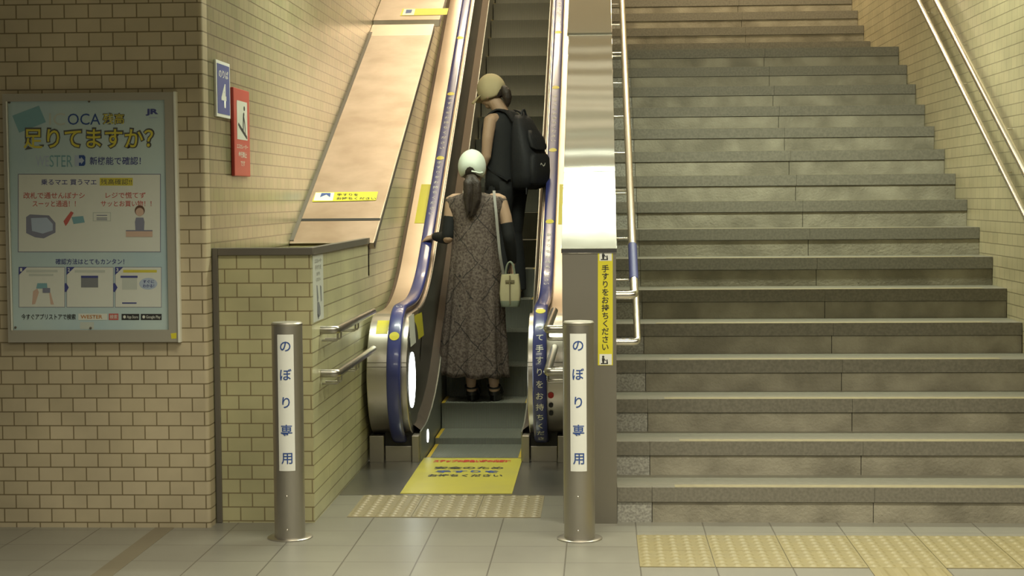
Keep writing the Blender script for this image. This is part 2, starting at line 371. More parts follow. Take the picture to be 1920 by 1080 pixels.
# ------------------------------------------------------------------ escalator
SL = math.tan(R(30))
ESC = thing('escalator', (-0.5625, 1.9, 0), 'narrow upward escalator with blue handrails between tiled wall and stone stairs', 'escalator')
XE0, XE1 = -0.857, -0.268
EC = -0.5625
steps_yz = [(1.93, -0.012), (2.56, 0.028), (2.99, 0.200), (3.35, 0.405)]
while len(steps_yz) < 28: steps_yz.append((steps_yz[-1][0] + 0.36, steps_yz[-1][1] + 0.36 * SL))
for i in range(len(steps_yz) - 1):
    (y, z), (y2, z2) = steps_yz[i], steps_yz[i + 1]; zb = steps_yz[i - 1][1] if i else -0.06
    n = 7; curve = [(y + 0.018 * math.sin(PI * j / n) * (1 if z - zb > 0.1 else 0), z - (z - zb + 0.02) * j / n) for j in range(n + 1)]
    s = MB().prism([(y2 + 0.015, z), (y, z)] + curve[1:] + [(y2 + 0.015, zb - 0.02)], XE0 + 0.004, XE1 - 0.004).build('step', M_step, ESC, smooth=30)
    MB().box((XE0 + 0.004, y + 0.001, z - 0.004), (XE0 + 0.026, y2 - 0.002, z + 0.0015)).build('yellow_edge', M_yelpaint, s, smooth=0)
    MB().box((XE1 - 0.026, y + 0.001, z - 0.004), (XE1 - 0.004, y2 - 0.002, z + 0.0015)).build('yellow_edge', M_yelpaint, s, smooth=0)
MB().box((XE0, 1.80, -0.05), (XE1, 1.93, 0.004)).build('comb_plate', M_plate, ESC, smooth=0, bevel=0.002)
MB().box((-1.176, 0.700, -0.02), (0.022, 1.80, 0.002)).build('landing_plate', M_plate, ESC, smooth=0)

HZ, HB = 0.915, -0.715           # handrail centre: level part, and z = SL*y + HB on the incline
NC, NR = (1.915, 0.515), 0.40
def rail_path(off=0.0, y_end=13.0, a0=-124, dense=1):
    """centre line of the handrail in (y, z), pushed inwards by off"""
    pts = []; r = NR - off
    for a in range(a0, 91, 6 // dense): pts.append((NC[0] - r * math.cos(R(a)), NC[1] + r * math.sin(R(a))))
    yi = (HZ - HB) / SL; t = 0.50; Rb = t / math.tan(R(15)); z = HZ - off
    cyy, czz = yi - t, HZ + Rb
    m = 10
    for k in range(m + 1):
        a = R(30) * k / m; pts.append((cyy + (Rb + off) * math.sin(a), czz - (Rb + off) * math.cos(a)))
    y0, z0 = pts[-1]; steps = 18
    for k in range(1, steps + 1):
        yy = y0 + (y_end - y0) * k / steps; pts.append((yy, z0 + (yy - y0) * SL))
    return pts
def arclen(p):
    L = [0.0]
    for i in range(len(p) - 1): L.append(L[-1] + math.dist(p[i], p[i + 1]))
    return L
def along(p, L, s):
    i = 0
    s = max(0.0, min(s, L[-1] - 1e-6))
    while L[i + 1] < s: i += 1
    t = (s - L[i]) / (L[i + 1] - L[i]); y = p[i][0] + (p[i + 1][0] - p[i][0]) * t; z = p[i][1] + (p[i + 1][1] - p[i][1]) * t
    return y, z
HR_W, HR_T = 0.041, 0.019
def rail_section(i):
    q = []
    for k in range(20):
        a = 2 * PI * k / 20; c, s = math.cos(a), math.sin(a)
        q.append((HR_W * math.copysign(abs(c) ** 0.6, c), HR_T * math.copysign(abs(s) ** 0.7, s)))
    return q
def handrail(xc, side):
    pp = rail_path(0.0, dense=2)
    h = MB().sweep([(xc, y, z) for y, z in pp], rail_section, side=(1, 0, 0)).build('handrail', M_blue, ESC, smooth=50)
    out = rail_path(-(HR_T + 0.0012), dense=2); L = arclen(out)
    def mp(x, y):              # x across the rail, y = distance along it from its low end
        yy, zz = along(out, L, y)
        fall = 0.0035 * (abs(x) / 0.03) ** 3
        return Vector((xc + x, yy, zz - (fall if yy > 2.2 else 0)))
    return h, mp, L
def rail_dot(mp, s, h, r):
    b = MB(); n = 28
    pts = [mp(r * math.cos(2 * PI * k / n), s + r * math.sin(2 * PI * k / n)) for k in range(n)]; c = mp(0, s)
    b.add([c] + pts, [(0, 1 + k, 1 + (k + 1) % n) for k in range(n)]).build('yellow_dot', M_yellow, h, smooth=0)
def s_of_y(mp, L, y):
    lo, hi = 1.3, L[-1]
    for _ in range(50):
        m = (lo + hi) / 2
        if mp(0, m).y < y: lo = m
        else: hi = m
    return lo
def s_of_row(mp, L, v, lo):
    """distance along the rail of the point that sits at a given height in the photograph"""
    hi = L[-1] - 0.5
    for _ in range(50):
        m = (lo + hi) / 2; d = mp(0, m) - CAMP; row = 540 - F * d.dot(CU) / d.dot(_f)
        if row > v: lo = m
        else: hi = m
    return lo
for xc, sgn in ((-0.985, 1), (-0.142, -1)):
    h, mp, L = handrail(xc, sgn)
    if sgn == 1:
        rows = [70.5, 175.7, 296]; nd = s_of_row(mp, L, 630, 0.2)
        words = [(180, 282), (300, 405)]
    else:
        rows = [60, 163.7, 281, 415]; nd = s_of_row(mp, L, 583, 0.2)
        words = [(4, 48), (177, 268), (435, 535)]
    rail_dot(mp, nd, h, 0.029)
    for v in rows: rail_dot(mp, s_of_row(mp, L, v, 1.6), h, 0.029)
    for v0, v1 in words:
        s0, s1 = s_of_row(mp, L, v1, 1.6), s_of_row(mp, L, v0, 1.6); nchr = 11
        text('lettering', '手すりをお持ちください', M_white, h, (lambda x, y, s1=s1: mp(x, s1 + y)), vertical=(0, 0, 0.042, (s1 - s0) / nchr), cuts=0.03)
    if sgn == -1:
        s0 = s_of_row(mp, L, 826, 0.0); s1 = s_of_row(mp, L, 606, 0.0)
        text('lettering', 'って手すりをお持ちくださ', M_white, h, lambda x, y: mp(x, s1 + y), vertical=(0, 0, 0.048, (s1 - s0) / 12), cuts=0.02, bold=0.012)
    else:
        s1 = s_of_row(mp, L, 572, 0.2)
        text('lettering', 'い', M_white, h, lambda x, y: mp(x, s1 + y), vertical=(0, 0, 0.042, 0.06), cuts=0.02)

def balustrade(left):
    """one side of the escalator, built on the left and mirrored about its centre line for the right"""
    X = (lambda x: x) if left else (lambda x: 2 * EC - x)
    top = rail_path(0.042, dense=2); YE = 13.0
    root = thing_part('balustrade')
    def pr(prof, a, b, name, m, smooth=30, bevel=0):
        x0, x1 = sorted((X(a), X(b))); return MB().prism(prof, x0, x1).build(name, m, root, smooth=smooth, bevel=bevel)
    under = [(YE, top[-1][1] - 1.1), (3.3, 0.02), (2.6, 0.02), (2.0, 0.20)]
    pr(top + under, -1.145, -0.926, 'deck', M_deck)
    new = [p for p in top if p[0] < 2.36]; nl = [p for p in new]
    npoly = new + [(2.36, 0.20), (2.0, 0.20)]
    # stainless drum of the newel, a hair proud of the deck and wider on the inner side
    drum = []
    for a in range(-100, 97, 3): drum.append((NC[0] - (NR - 0.040) * math.cos(R(a)), NC[1] + (NR - 0.040) * math.sin(R(a))))
    pr(drum + [(2.1, 0.17)], -1.147, -0.912, 'newel', M_steel, smooth=30, bevel=0.004)
    # round inner face of the newel with its rim
    ring = [(NC[0] + 0.31 * math.cos(R(a)), NC[1] + 0.31 * math.sin(R(a))) for a in range(0, 360, 6)]
    pr(ring, -0.912, -0.909, 'newel_face', M_dark)
    # seams across the drum
    sm = MB()
    for a in (16, 12):
        y, z = NC[0] - (NR - 0.039) * math.cos(R(a)), NC[1] + (NR - 0.039) * math.sin(R(a))
        x0, x1 = sorted((X(-1.146), X(-0.913))); sm.box((x0, y - 0.0008, z - 0.0015), (x1, y + 0.004, z + 0.0015))
    sm.build('seam', M_trim, root, smooth=0)
    # dark inner panel from deck edge down to the skirt ledge
    low = lambda y: SL * y - 1.245
    inn = [(y, z - 0.02) for y, z in top if y > 2.0]
    pr([(1.95, 0.21)] + inn + [(YE, low(YE)), (2.92, 0.43), (2.7, 0.34), (2.45, 0.27), (2.2, 0.225)], -0.926, -0.922, 'inner_panel', M_dark)
    # bright bead along the inner deck edge
    x0 = X(-0.924)
    MB().tube([(x0, y, z + 0.002) for y, z in top if y > 2.2], 0.007, 8).build('edge_bead', M_steel, root, smooth=50)
    # skirt ledge and skirt
    led = [(1.86, 0.180), (2.05, 0.182), (2.2, 0.192), (2.45, 0.235), (2.7, 0.305), (2.92, 0.400)] + [(2.92 + k, 0.400 + k * SL) for k in (0.5, 3, 6, 10.0)]
    b = MB(); n = len(led)
    xa, xb = X(-0.926), X(-0.868)
    vs = [(xa, y, z + 0.045) for y, z in led] + [(xb, y, z) for y, z in led] + [(xb, y, z - 0.02) for y, z in led]
    b.add(vs, [(i, i + 1, n + i + 1, n + i) for i in range(n - 1)] + [(n + i, n + i + 1, 2 * n + i + 1, 2 * n + i) for i in range(n - 1)])
    b.build('skirt_ledge', M_skirt, root, smooth=0)
    sk = [(1.80, -0.02), (1.80, 0.178)] + led + [(12.9, 5.0), (3.4, -0.02)]
    x0, x1 = sorted((X(-0.868), X(-0.860)))
    MB().prism(sk, x0, x1).build('skirt', M_skirtp, root, smooth=0)
    # pedestal under the newel
    x0, x1 = sorted((X(-1.075), X(-0.915)))
    p = MB().box((x0, 1.79, 0), (x1, 2.6, 0.095)).build('pedestal', M_steel_d, root, smooth=0, bevel=0.004)
    for a, b_ in ((-1.165, -1.078), (-0.912, -0.868)):
        x0, x1 = sorted((X(a), X(b_)))
        MB().box((x0, 1.76, 0), (x1, 2.6, 0.16)).build('pedestal_cheek', M_steel_d, p, smooth=0, bevel=0.004)
    x0, x1 = sorted((X(-1.075), X(-0.915)))
    MB().box((x0, 1.80, 0.095), (x1, 2.5, 0.19)).build('handrail_inlet', M_black, p, smooth=0)
    x0, x1 = sorted((X(-1.176), X(-1.147)))
    MB().prism([(y, z - 0.03) for y, z in top if y > 2.3] + [(YE, 5), (3.5, 0.05), (2.3, 0.05)], x0, x1).build('side_cladding', M_brown, root, smooth=0)
    return root
def thing_part(name):
    o = bpy.data.objects.new(name, None); COL.objects.link(o); o.parent = ESC; o.empty_display_size = 0.1; return o
bl = balustrade(True); br_ = balustrade(False)
# left inner side: skirt lamp, and a glowing oval standing in for a reflection
def disc(name, c, r0, r1, x, dx, m, parent):
    return MB().prism([(c[0] + r0 * math.cos(R(a)), c[1] + r1 * math.sin(R(a))) for a in range(0, 360, 10)], x, x + dx).build(name, m, parent, smooth=30)
lab(disc('newel_reflection', (1.79, 0.49), 0.165, 0.165, -0.909, 0.003, M_glow, bl), 'glowing white oval in place of a reflection')
lab(disc('skirt_lamp', (2.17, 0.10), 0.042, 0.040, -0.860, 0.003, M_glow, bl), 'small glowing round lamp')
# stickers on the inner panel
b = MB(); b.poly([at(u, v, 0, -0.900) for u, v in ((766, 594), (776, 588), (780, 642), (770, 651))]); lab(b.build('sticker', M_white, bl, smooth=0), 'white notice sticker')
b = MB(); b.poly([at(u, v, 0, -0.918) for u, v in ((777, 592), (791, 585), (795, 628), (780, 641))]); lab(b.build('sticker', M_yellow, bl, smooth=0), 'yellow caution sticker')
b = MB(); yy = 1.735
q = [(-1.075, a) for a in (50, 66)]
stk = MB(); vs = []
for a in range(46, 67, 4): vs.append(a)
for a0, a1 in zip(vs[:-1], vs[1:]):
    P = lambda x, a: (x, NC[0] - (NR - 0.0385) * math.cos(R(a)), NC[1] + (NR - 0.0385) * math.sin(R(a)))
    stk.add([P(-1.105, a0), P(-1.035, a0), P(-1.035, a1), P(-1.105, a1)], [(0, 1, 2, 3)])
lab(stk.build('sticker', M_yellow, bl, smooth=0), 'yellow caution sticker on the newel top')
for root_, x0, x1, va, vb in ((bl, -1.105, -1.035, 418, 345), (br_, -0.085, -0.020, 420, 345)):
    m_ = []
    for v in (va, vb):
        lo, hi = 2.6, 8.0
        for _ in range(50):
            y = (lo + hi) / 2; d_ = Vector((x0, y, SL * y + HB - 0.045)) - CAMP
            if 540 - F * d_.dot(CU) / d_.dot(_f) > v: lo = y
            else: hi = y
        m_.append(lo)
    q_ = lambda x, y: (x, y, SL * y + HB - 0.0470)
    lab(MB().poly([q_(x0, m_[0]), q_(x1, m_[0]), q_(x1, m_[1]), q_(x0, m_[1])]).build('sticker', M_yellow, root_, smooth=0), 'long yellow caution sticker on the deck')
# control buttons on the right newel
def drum_pt(x, a, o=0.0): return Vector((x, NC[0] - (NR - 0.040 + o) * math.cos(R(a)), NC[1] + (NR - 0.040 + o) * math.sin(R(a))))
for v, r, m, nm in ((740, 0.017, M_red, 'stop_button'), (759, 0.013, M_ink, 'key_switch'), (775, 0.013, M_ink, 'key_switch')):
    c = at(1033, v, 1, 1.58); a = math.degrees(math.asin(max(-1, min(1, (c.z - NC[1]) / (NR - 0.04)))))
    p = drum_pt(c.x, a); q2 = drum_pt(c.x, a, 0.012)
    MB().tube([p, q2], r, 16).build(nm, m, br_, smooth=40)
b = MB(); b.poly([drum_pt(-0.075, a, 0.002) + Vector((x, 0, 0)) for x, a in ((-0.018, 8), (0.018, 8), (0.018, 21), (-0.018, 21))])
lab(b.build('sticker', M_white, br_, smooth=0), 'small white notice with a red mark')
b = MB(); b.poly([drum_pt(-0.075, a, 0.003) + Vector((x, 0, 0)) for x, a in ((-0.008, 9), (0.010, 9), (0.010, 13), (-0.008, 13))]); b.build('sticker_mark', M_red, br_, smooth=0)
# yellow sheet on the landing plate
sh = MB().box((-0.856, 0.735, 0.001), (-0.262, 1.90, 0.0055)).build('floor_sheet', mat('worn_yellow_sheet', (0.52, 0.46, 0.06), 0.4, noise=(4, (0.44, 0.39, 0.08), 0.7)), ESC, smooth=0)
def fm(x, y): return Vector((x, y, 0.0068))
text('lettering', 'ステップの黄色い線の内側に', M_red, sh, fm, box=(-0.555, 1.78, 0.46, 0.10), bold=0.06)
text('lettering', '安全のため', M_ink, sh, fm, box=(-0.555, 1.54, 0.40, 0.085), bold=0.03)
text('lettering', '手すりを', M_bluep, sh, fm, box=(-0.555, 1.41, 0.36, 0.085), bold=0.03)
text('lettering', 'お持ちください', M_ink, sh, fm, box=(-0.555, 1.28, 0.42, 0.085), bold=0.03)

# ------------------------------------------------------------------ sloping metal covers on the left wall
def zc(y): return 1.436 + 0.4495 * (y - 2.2)
cov = thing('sloping_cover', (-1.4, 3.8, 1.33), 'long copper-tinted metal slope cover on the tiled wall beside the escalator', 'cover')
MB().prism([(2.205, zc(2.205)), (5.42, zc(5.42)), (5.42, zc(5.42) - 0.05), (2.205, zc(2.205) - 0.05)], -1.654, -1.142).build('main_panel', M_cover, cov, smooth=0, bevel=0.004)
MB().prism([(1.965, 1.262), (1.90, zc(1.90)), (2.195, zc(2.195)), (2.195, zc(2.195) - 0.05), (2.0, 1.275)], -1.654, -1.142).build('end_panel', M_cover, cov, smooth=0, bevel=0.004)
MB().prism([(1.93, zc(1.93) + 0.004), (5.62, zc(5.62) + 0.004), (5.62, zc(5.62) - 0.02), (1.93, zc(1.93) - 0.02)], -1.6548, -1.632).build('dark_edge_strip', M_trim, cov, smooth=0)  # dark strip stands in for the shadow gap against the wall
MB().prism([(1.93, zc(1.93) - 0.004), (5.62, zc(5.62) - 0.004), (5.62, zc(5.62) - 0.05), (1.93, zc(1.93) - 0.04)], -1.1435, -1.139).build('dark_edge_strip', M_trim, cov, smooth=0)  # thin dark strip along the cover's right edge
MB().prism([(2.185, zc(2.185) + 0.0015), (2.215, zc(2.215) + 0.0015), (2.205, zc(2.2) - 0.05), (2.195, zc(2.2) - 0.05)], -1.652, -1.144).build('seam', M_black, cov, smooth=0)
MB().prism([(5.42, zc(5.42)), (5.64, zc(5.64) + 0.012), (5.66, zc(5.66) - 0.03), (5.42, zc(5.42) - 0.05)], -1.654, -1.142).build('top_flap', M_deck, cov, smooth=0, bevel=0.004)
stx = MB(); N = Vector((0, -math.sin(math.atan(0.4495)), math.cos(math.atan(0.4495)))) * 0.0025
def cm(u, v):                    # pixel -> point on the cover
    d = CR * ((u - 960) / F) - CU * ((v - 540) / F) + _f
    t = (zc(CY) - CZ) / (d.z - 0.4495 * d.y); return CAMP + d * t + N
pts = [cm(585, 379), cm(705, 376), cm(709, 360), cm(592, 361)]
s1 = stx.poly(pts).build('sticker', M_yellow, cov, smooth=0); lab(s1, 'yellow handrail reminder sticker')
def cm2(x, y): return cm(x, -y) + N * 0.4
MB().poly([cm2(588, -377), cm2(624, -377), cm2(627, -362), cm2(592, -362)]).build('sticker_picture', M_white, s1, smooth=0)
MB().poly([cm2(600, -371) + N * 0.3, cm2(612, -366) + N * 0.3, cm2(619, -371) + N * 0.3, cm2(620, -363) + N * 0.3, cm2(603, -363) + N * 0.3]).build('sticker_picture', M_bluep, s1, smooth=0)
text('lettering', '手すりを', M_ink, s1, cm2, box=(652, -366, 40, 5.0), bold=0.02)
text('lettering', 'お持ちください', M_ink, s1, cm2, box=(668, -373, 74, 5.0), bold=0.02)
cov2 = thing('sloping_cover', (-1.4, 7.5, 3.3), 'upper pale metal slope cover continuing behind the long cover at the photo top', 'cover')
def zd(y): return zc(y) + 0.035
MB().prism([(5.68, zd(5.68)), (13, zd(13)), (13, zd(13) - 0.06), (5.68, zd(5.68) - 0.06)], -1.654, -1.10).build('main_panel', M_cover, cov2, smooth=0, bevel=0.004)
def dm(u, v):
    d = CR * ((u - 960) / F) - CU * ((v - 540) / F) + _f
    t = (zd(CY) - CZ) / (d.z - 0.4495 * d.y); return CAMP + d * t + N
s2 = MB().poly([dm(750, 30), dm(838, 28), dm(841, 16), dm(755, 17)]).build('sticker', M_yellow, cov2, smooth=0); lab(s2, 'yellow handrail reminder sticker')
MB().poly([dm(754, 29) + N * .4, dm(776, 29) + N * .4, dm(779, 17.5) + N * .4, dm(758, 17.5) + N * .4]).build('sticker_picture', M_white, s2, smooth=0)
MB().poly([dm(760, 26) + N * .7, dm(771, 25) + N * .7, dm(773, 19) + N * .7, dm(762, 19) + N * .7]).build('sticker_picture', M_bluep, s2, smooth=0)

# ------------------------------------------------------------------ stainless cabinet between escalator and stairs
def zb(y): return 1.322 + 0.55 * (y + 0.03)
BX0, BX1 = 0.026, 0.282
box = thing('divider_cabinet', (0.154, 0, 0), 'tall stainless divider with sloping polished top between escalator and stairs', 'divider')
MB().prism([(-0.03, 0), (14, 0), (14, zb(14) - 0.012), (-0.03, zb(-0.03) - 0.012)], BX0, BX1).build('body', M_steel_d, box, smooth=0)
MB().prism([(-0.036, zb(-0.036)), (0.648, zb(0.648)), (0.648, zb(0.648) - 0.014), (-0.036, zb(-0.036) - 0.022)], BX0 - 0.004, BX1 + 0.004).build('top_panel', M_boxtop, box, smooth=0, bevel=0.0015)
MB().prism([(0.651, zb(0.651)), (2.2, zb(2.2)), (2.2, zb(2.2) - 0.014), (0.651, zb(0.651) - 0.014)], BX0 - 0.004, BX1 + 0.004).build('top_panel', M_boxtop2, box, smooth=0, bevel=0.0015)
MB().prism([(2.203, zb(2.203) + 0.012), (13.5, zb(13.5) + 0.012), (13.5, zb(13.5) - 0.01), (2.203, zb(2.203) - 0.01)], BX0 - 0.012, BX1 + 0.004).build('top_panel', M_boxtop, box, smooth=0, bevel=0.002)
YB = -0.0318
s = pxpoly(MB(), rect(1121, 467, 1149, 685), YB).build('sticker', M_yellow, box, smooth=0); lab(s, 'tall yellow strip asking people to hold the handrail')
text('lettering', '手すりをお持ちください', M_ink, s, pxmap(YB - 0.001), vertical=(1135, -496, 14.5, 14.75), bold=0.015)
for v0 in (469, 664):
    pxpoly(MB(), rect(1124, v0, 1147, v0 + 20), YB - 0.0006).build('pictogram_panel', M_white, s, smooth=0)
    g = MB(); uv = lambda pts: pxpoly(g, [(1124 + a, v0 + b_) for a, b_ in pts], YB - 0.0012)
    uv([(7.0 + 2.2 * math.cos(2 * PI * k / 12), 5.0 + 2.2 * math.sin(2 * PI * k / 12)) for k in range(12)])
    uv([(4.6, 7.4), (9.6, 7.4), (9.4, 12), (8.4, 17), (5.6, 17), (4.8, 12)]); uv([(2.5, 16.6), (16, 16.6), (16, 18.6), (2.5, 18.6)]); uv([(9.5, 9), (13, 12.5), (12.2, 13.4), (9.2, 11)]); uv([(13.2, 10), (15.2, 10), (16, 17), (13.2, 17)])
    g.build('pictogram', M_ink, s, smooth=0)

# ------------------------------------------------------------------ handrails
def bend(a, b, c, r, n=7):
    """rounded corner a-b-c"""
    a, b, c = Vector(a), Vector(b), Vector(c); d0 = (a - b).normalized(); d1 = (c - b).normalized()
    p0, p1 = b + d0 * r, b + d1 * r
    return [p0 * (1 - t) ** 2 + b * 2 * t * (1 - t) + p1 * t * t for t in [k / n for k in range(n + 1)]]
def guard_rail(wall_x, sx, z, y0, y1, label, group):
    xr = wall_x + sx * 0.080
    o = thing('guard_rail', (xr, y0, z), label, 'handrail', group)
    path = [(wall_x + sx * 0.0, y0, z)] + bend((wall_x, y0, z), (xr, y0, z), (xr, y1, z), 0.03) + [(xr, y1, z)]
    MB().tube(path, 0.0205, 16).build('rail', M_rail2, o, smooth=50)
    for yy in (y0 + 0.03, y0 + 0.62):
        MB().tube([(wall_x, yy, z - 0.055)] + bend((wall_x, yy, z - 0.055), (xr, yy, z - 0.055), (xr, yy, z - 0.01), 0.012) + [(xr, yy, z - 0.012)], 0.005, 8).build('bracket', M_rail2, o, smooth=50)
        MB().tube([(wall_x, yy + 0.10, z - 0.055)] + bend((wall_x, yy + 0.10, z - 0.055), (xr, yy + 0.10, z - 0.055), (xr, yy + 0.10, z - 0.01), 0.012) + [(xr, yy + 0.10, z - 0.012)], 0.005, 8).build('bracket', M_rail2, o, smooth=50)
guard_rail(-1.1775, 1, 0.916, 0.21, 1.50, 'short steel rail on the tiled wall behind the left bollard, upper one', 'short rails before the escalator')
guard_rail(-1.1775, 1, 0.700, 0.21, 1.50, 'short steel rail on the tiled wall behind the left bollard, lower one', 'short rails before the escalator')
guard_rail(0.0255, -1, 0.916, 0.21, 1.50, 'short steel rail on the divider left of the right bollard, upper one', 'short rails before the escalator')
guard_rail(0.0255, -1, 0.705, 0.21, 1.50, 'short steel rail on the divider left of the right bollard, lower one', 'short rails before the escalator')

def stair_rail(name, x, wall_x, y0, z0, sl, y1, r, label, group, brk, hook, drop):
    o = thing(name, (x, y0, z0), label, 'handrail', group); P = lambda y: (x, y, z0 + sl * (y - y0))
    if hook: path = [(wall_x, y0, z0)] + bend((wall_x, y0, z0), (x, y0, z0), P(y0 + 0.2), 0.03)
    else: path = [P(y0)]
    MB().tube(path + [P(y1)], r, 16).build('rail', M_tube, o, smooth=50)
    for y in brk:
        px, py, pz = P(y)
        MB().tube([(wall_x, y, pz - drop)] + bend((wall_x, y, pz - drop), (x, y, pz - drop), (x, y, pz), 0.014) + [(x, y, pz - r * 0.6)], 0.0055, 8).build('bracket', M_tube, o, smooth=50)
    return o
BY = [0.73 + 0.478 * k for k in range(16)]
up = stair_rail('stair_handrail', 0.372, 0.2825, 0.10, 1.088, 0.49, 11.5, 0.021, 'cream steel handrail along the divider beside the stairs, upper of the pair with blue sleeve', 'handrails on the divider', BY, True, 0.05)
sy0, sy1 = 0.235, 0.44
MB().tube([(0.372, sy0, 1.088 + 0.49 * (sy0 - 0.1)), (0.372, sy1 + 0.12, 1.088 + 0.49 * (sy1 + 0.12 - 0.1))], 0.0228, 18).build('braille_sleeve', M_navy, up, smooth=50)
stair_rail('stair_handrail', 0.386, 0.2825, 0.08, 0.862, 0.49, 11.5, 0.017, 'thinner steel handrail hidden below the blue sleeved rail on the divider', 'handrails on the divider', BY[::2], True, 0.05)
BR = [0.5 + 1.15 * k for k in range(10)]
stair_rail('wall_handrail', 2.478, 2.5475, -0.3, 1.390 + 0.503 * (-1.26), 0.503, 11.5, 0.018, 'bright steel handrail on the right tiled wall, lower of the two', 'handrails on the right wall', BR, False, 0.05)
stair_rail('wall_handrail', 2.470, 2.5475, -0.3, 1.630 + 0.508 * (-1.26), 0.508, 11.5, 0.021, 'bright steel handrail on the right tiled wall, upper of the two', 'handrails on the right wall', BR, False, 0.05)

# ------------------------------------------------------------------ bollards
def bollard(x, y, label):
    o = thing('bollard', (x, y, 0), label, 'bollard', 'entrance bollards')
    MB().lathe([(0, 0.004), (0.0705, 0.004), (0.0705, 0.985)], (x, y, 0), 48).build('post', M_boll, o, smooth=40)
    MB().lathe([(0.0705, 0.985), (0.0718, 0.987), (0.0718, 0.994), (0.066, 1.000), (0.03, 1.003), (0, 1.003)], (x, y, 0), 48).build('cap', M_boll, o, smooth=40)
    MB().lathe([(0.0705, 0.0075), (0.101, 0.0075), (0.104, 0.005), (0.104, 0.0)], (x, y, 0), 48).build('flange', M_steel, o, smooth=40)
    ax = math.atan2(CX - x, y - CY) * 0.5 - 0.03      # the plate faces the hall
    def cyl(rr): return lambda u, v: Vector((x + rr * math.sin(u / rr + ax), y - rr * math.cos(u / rr + ax), v))
    pl = MB(); n = 10; c = cyl(0.0722)
    w2 = 0.0385
    vs = [c(-w2 + 2 * w2 * k / n, z) for k in range(n + 1) for z in (0.322, 0.948)]
    pl.add(vs, [(2 * k, 2 * k + 2, 2 * k + 3, 2 * k + 1) for k in range(n)])
    p = pl.build('name_plate', M_white, o, smooth=40)
    text('lettering', 'のぼり専用', M_bluep, p, cyl(0.0731), vertical=(0.0, 0.958, 0.058, 0.1285), cuts=0.008, bold=0.012)
    for z in (0.205, 0.05):
        q = cyl(0.0705)(-0.004, z); MB().ell(q, (0.005, 0.004, 0.005), n=10, m=6).build('screw', M_tube, o, smooth=60)
bollard(-1.232, -0.375, 'stainless bollard with white lettered plate in front of the olive tiled wall end')
bollard(0.107, -0.375, 'stainless bollard with white lettered plate in front of the steel divider')

# ------------------------------------------------------------------ poster case on the left pillar
YP = -0.16
pc = thing('poster_case', (-2.19, YP, 0.89), 'aluminium poster case with pale blue poster on the tan tiled pillar', 'poster')
fx0, fx1, fz0, fz1 = -2.607, -1.782, 0.893, 2.070
fr = MB()
for lo, hi in (((fx0, fz0), (fx1, fz0 + 0.058)), ((fx0, fz1 - 0.036), (fx1, fz1)), ((fx0, fz0 + 0.058), (fx0 + 0.022, fz1 - 0.036)), ((fx1 - 0.050, fz0 + 0.058), (fx1, fz1 - 0.036))):
    fr.box((lo[0], YP - 0.028, lo[1]), (hi[0], YP - 0.0005, hi[1]))
fr.build('frame', M_alu, pc, smooth=0)
MB().box((fx1 - 0.006, YP - 0.036, fz0 - 0.002), (fx1 + 0.006, YP - 0.0005, fz1 + 0.002)).build('frame_edge', M_edgesheen, pc, smooth=0, bevel=0.002)
MB().box((fx0 + 0.018, YP - 0.033, fz0 + 0.058), (fx0 + 0.024, YP - 0.0285, fz1 - 0.036)).build('frame_edge', M_edgesheen, pc, smooth=0)
M_sheet = mat('poster_paper', (0.42, 0.56, 0.60), 0.35, noise=(2.2, (0.52, 0.63, 0.60), 0.9), coat=0.3)
M_card = mat('poster_teal', (0.20, 0.38, 0.42), 0.4)
M_paper = mat('poster_white', (0.68, 0.70, 0.62), 0.4, coat=0.3)
M_pyel = mat('poster_yellow', (0.62, 0.55, 0.07), 0.4)
M_pgrey = mat('poster_outline', (0.09, 0.09, 0.09), 0.4)
M_pred = mat('poster_red', (0.52, 0.12, 0.10), 0.4)
M_ptan = mat('poster_tan', (0.52, 0.56, 0.50), 0.4)
M_pgate = mat('poster_machine', (0.22, 0.23, 0.30), 0.4)
M_pskin = mat('poster_skin', (0.60, 0.43, 0.33), 0.4)
M_phair = mat('poster_hair', (0.14, 0.075, 0.045), 0.4)
M_porange = mat('poster_orange', (0.48, 0.22, 0.06), 0.4)
M_plav = mat('poster_pale_blue', (0.42, 0.50, 0.62), 0.4)
sheet = MB().box((fx0 + 0.022, YP - 0.014, fz0 + 0.058), (fx1 - 0.050, YP - 0.004, fz1 - 0.036)).build('poster_sheet', M_sheet, pc, smooth=0)
LY = YP - 0.0146
def pp(name, pts, m, lv=0): return pxpoly(MB(), pts, LY - 0.0005 * lv).build(name, m, sheet, smooth=0)
def pt(body, m, u0, v0, u1, v1, lv=1, bold=0.0): return text('lettering', body, m, sheet, pxmap(LY - 0.0005 * lv), box=((u0 + u1) / 2, -(v0 + v1) / 2, u1 - u0, v1 - v0), bold=bold)
def circ(u, v, ru, rv, n=20): return [(u + ru * math.cos(2 * PI * k / n), v + rv * math.sin(2 * PI * k / n)) for k in range(n)]
pp('printed_card', [(23, 217), (73, 198), (86, 229), (36, 249)], M_card)
pt('IC', M_ptan, 92, 212, 122, 235); pt('OCA', M_bluep, 127, 213, 188, 234)  # IC is set pale, glare put into the letter colour
pt('残高', M_pgrey, 192, 211.5, 233.5, 234, 1, 0.032); pt('残高', M_pyel, 193.5, 213, 232.5, 232.5, 2, 0.004)
pt('足りてますか？', M_pgrey, 41, 239, 290, 281, 2, 0.062); pt('足りてますか？', M_pyel, 44, 242, 287, 278.5, 3, 0.012)
pt('JR', M_navy, 273, 204, 297, 217, 1, 0.05); pp('printed_bar', rect(279, 219.5, 295, 221.5), M_plav, 1)
pt('WE', M_plav, 67, 292, 92, 312, 1, 0.0); pt('STER', M_card, 93, 291, 136, 313, 1, 0.0)
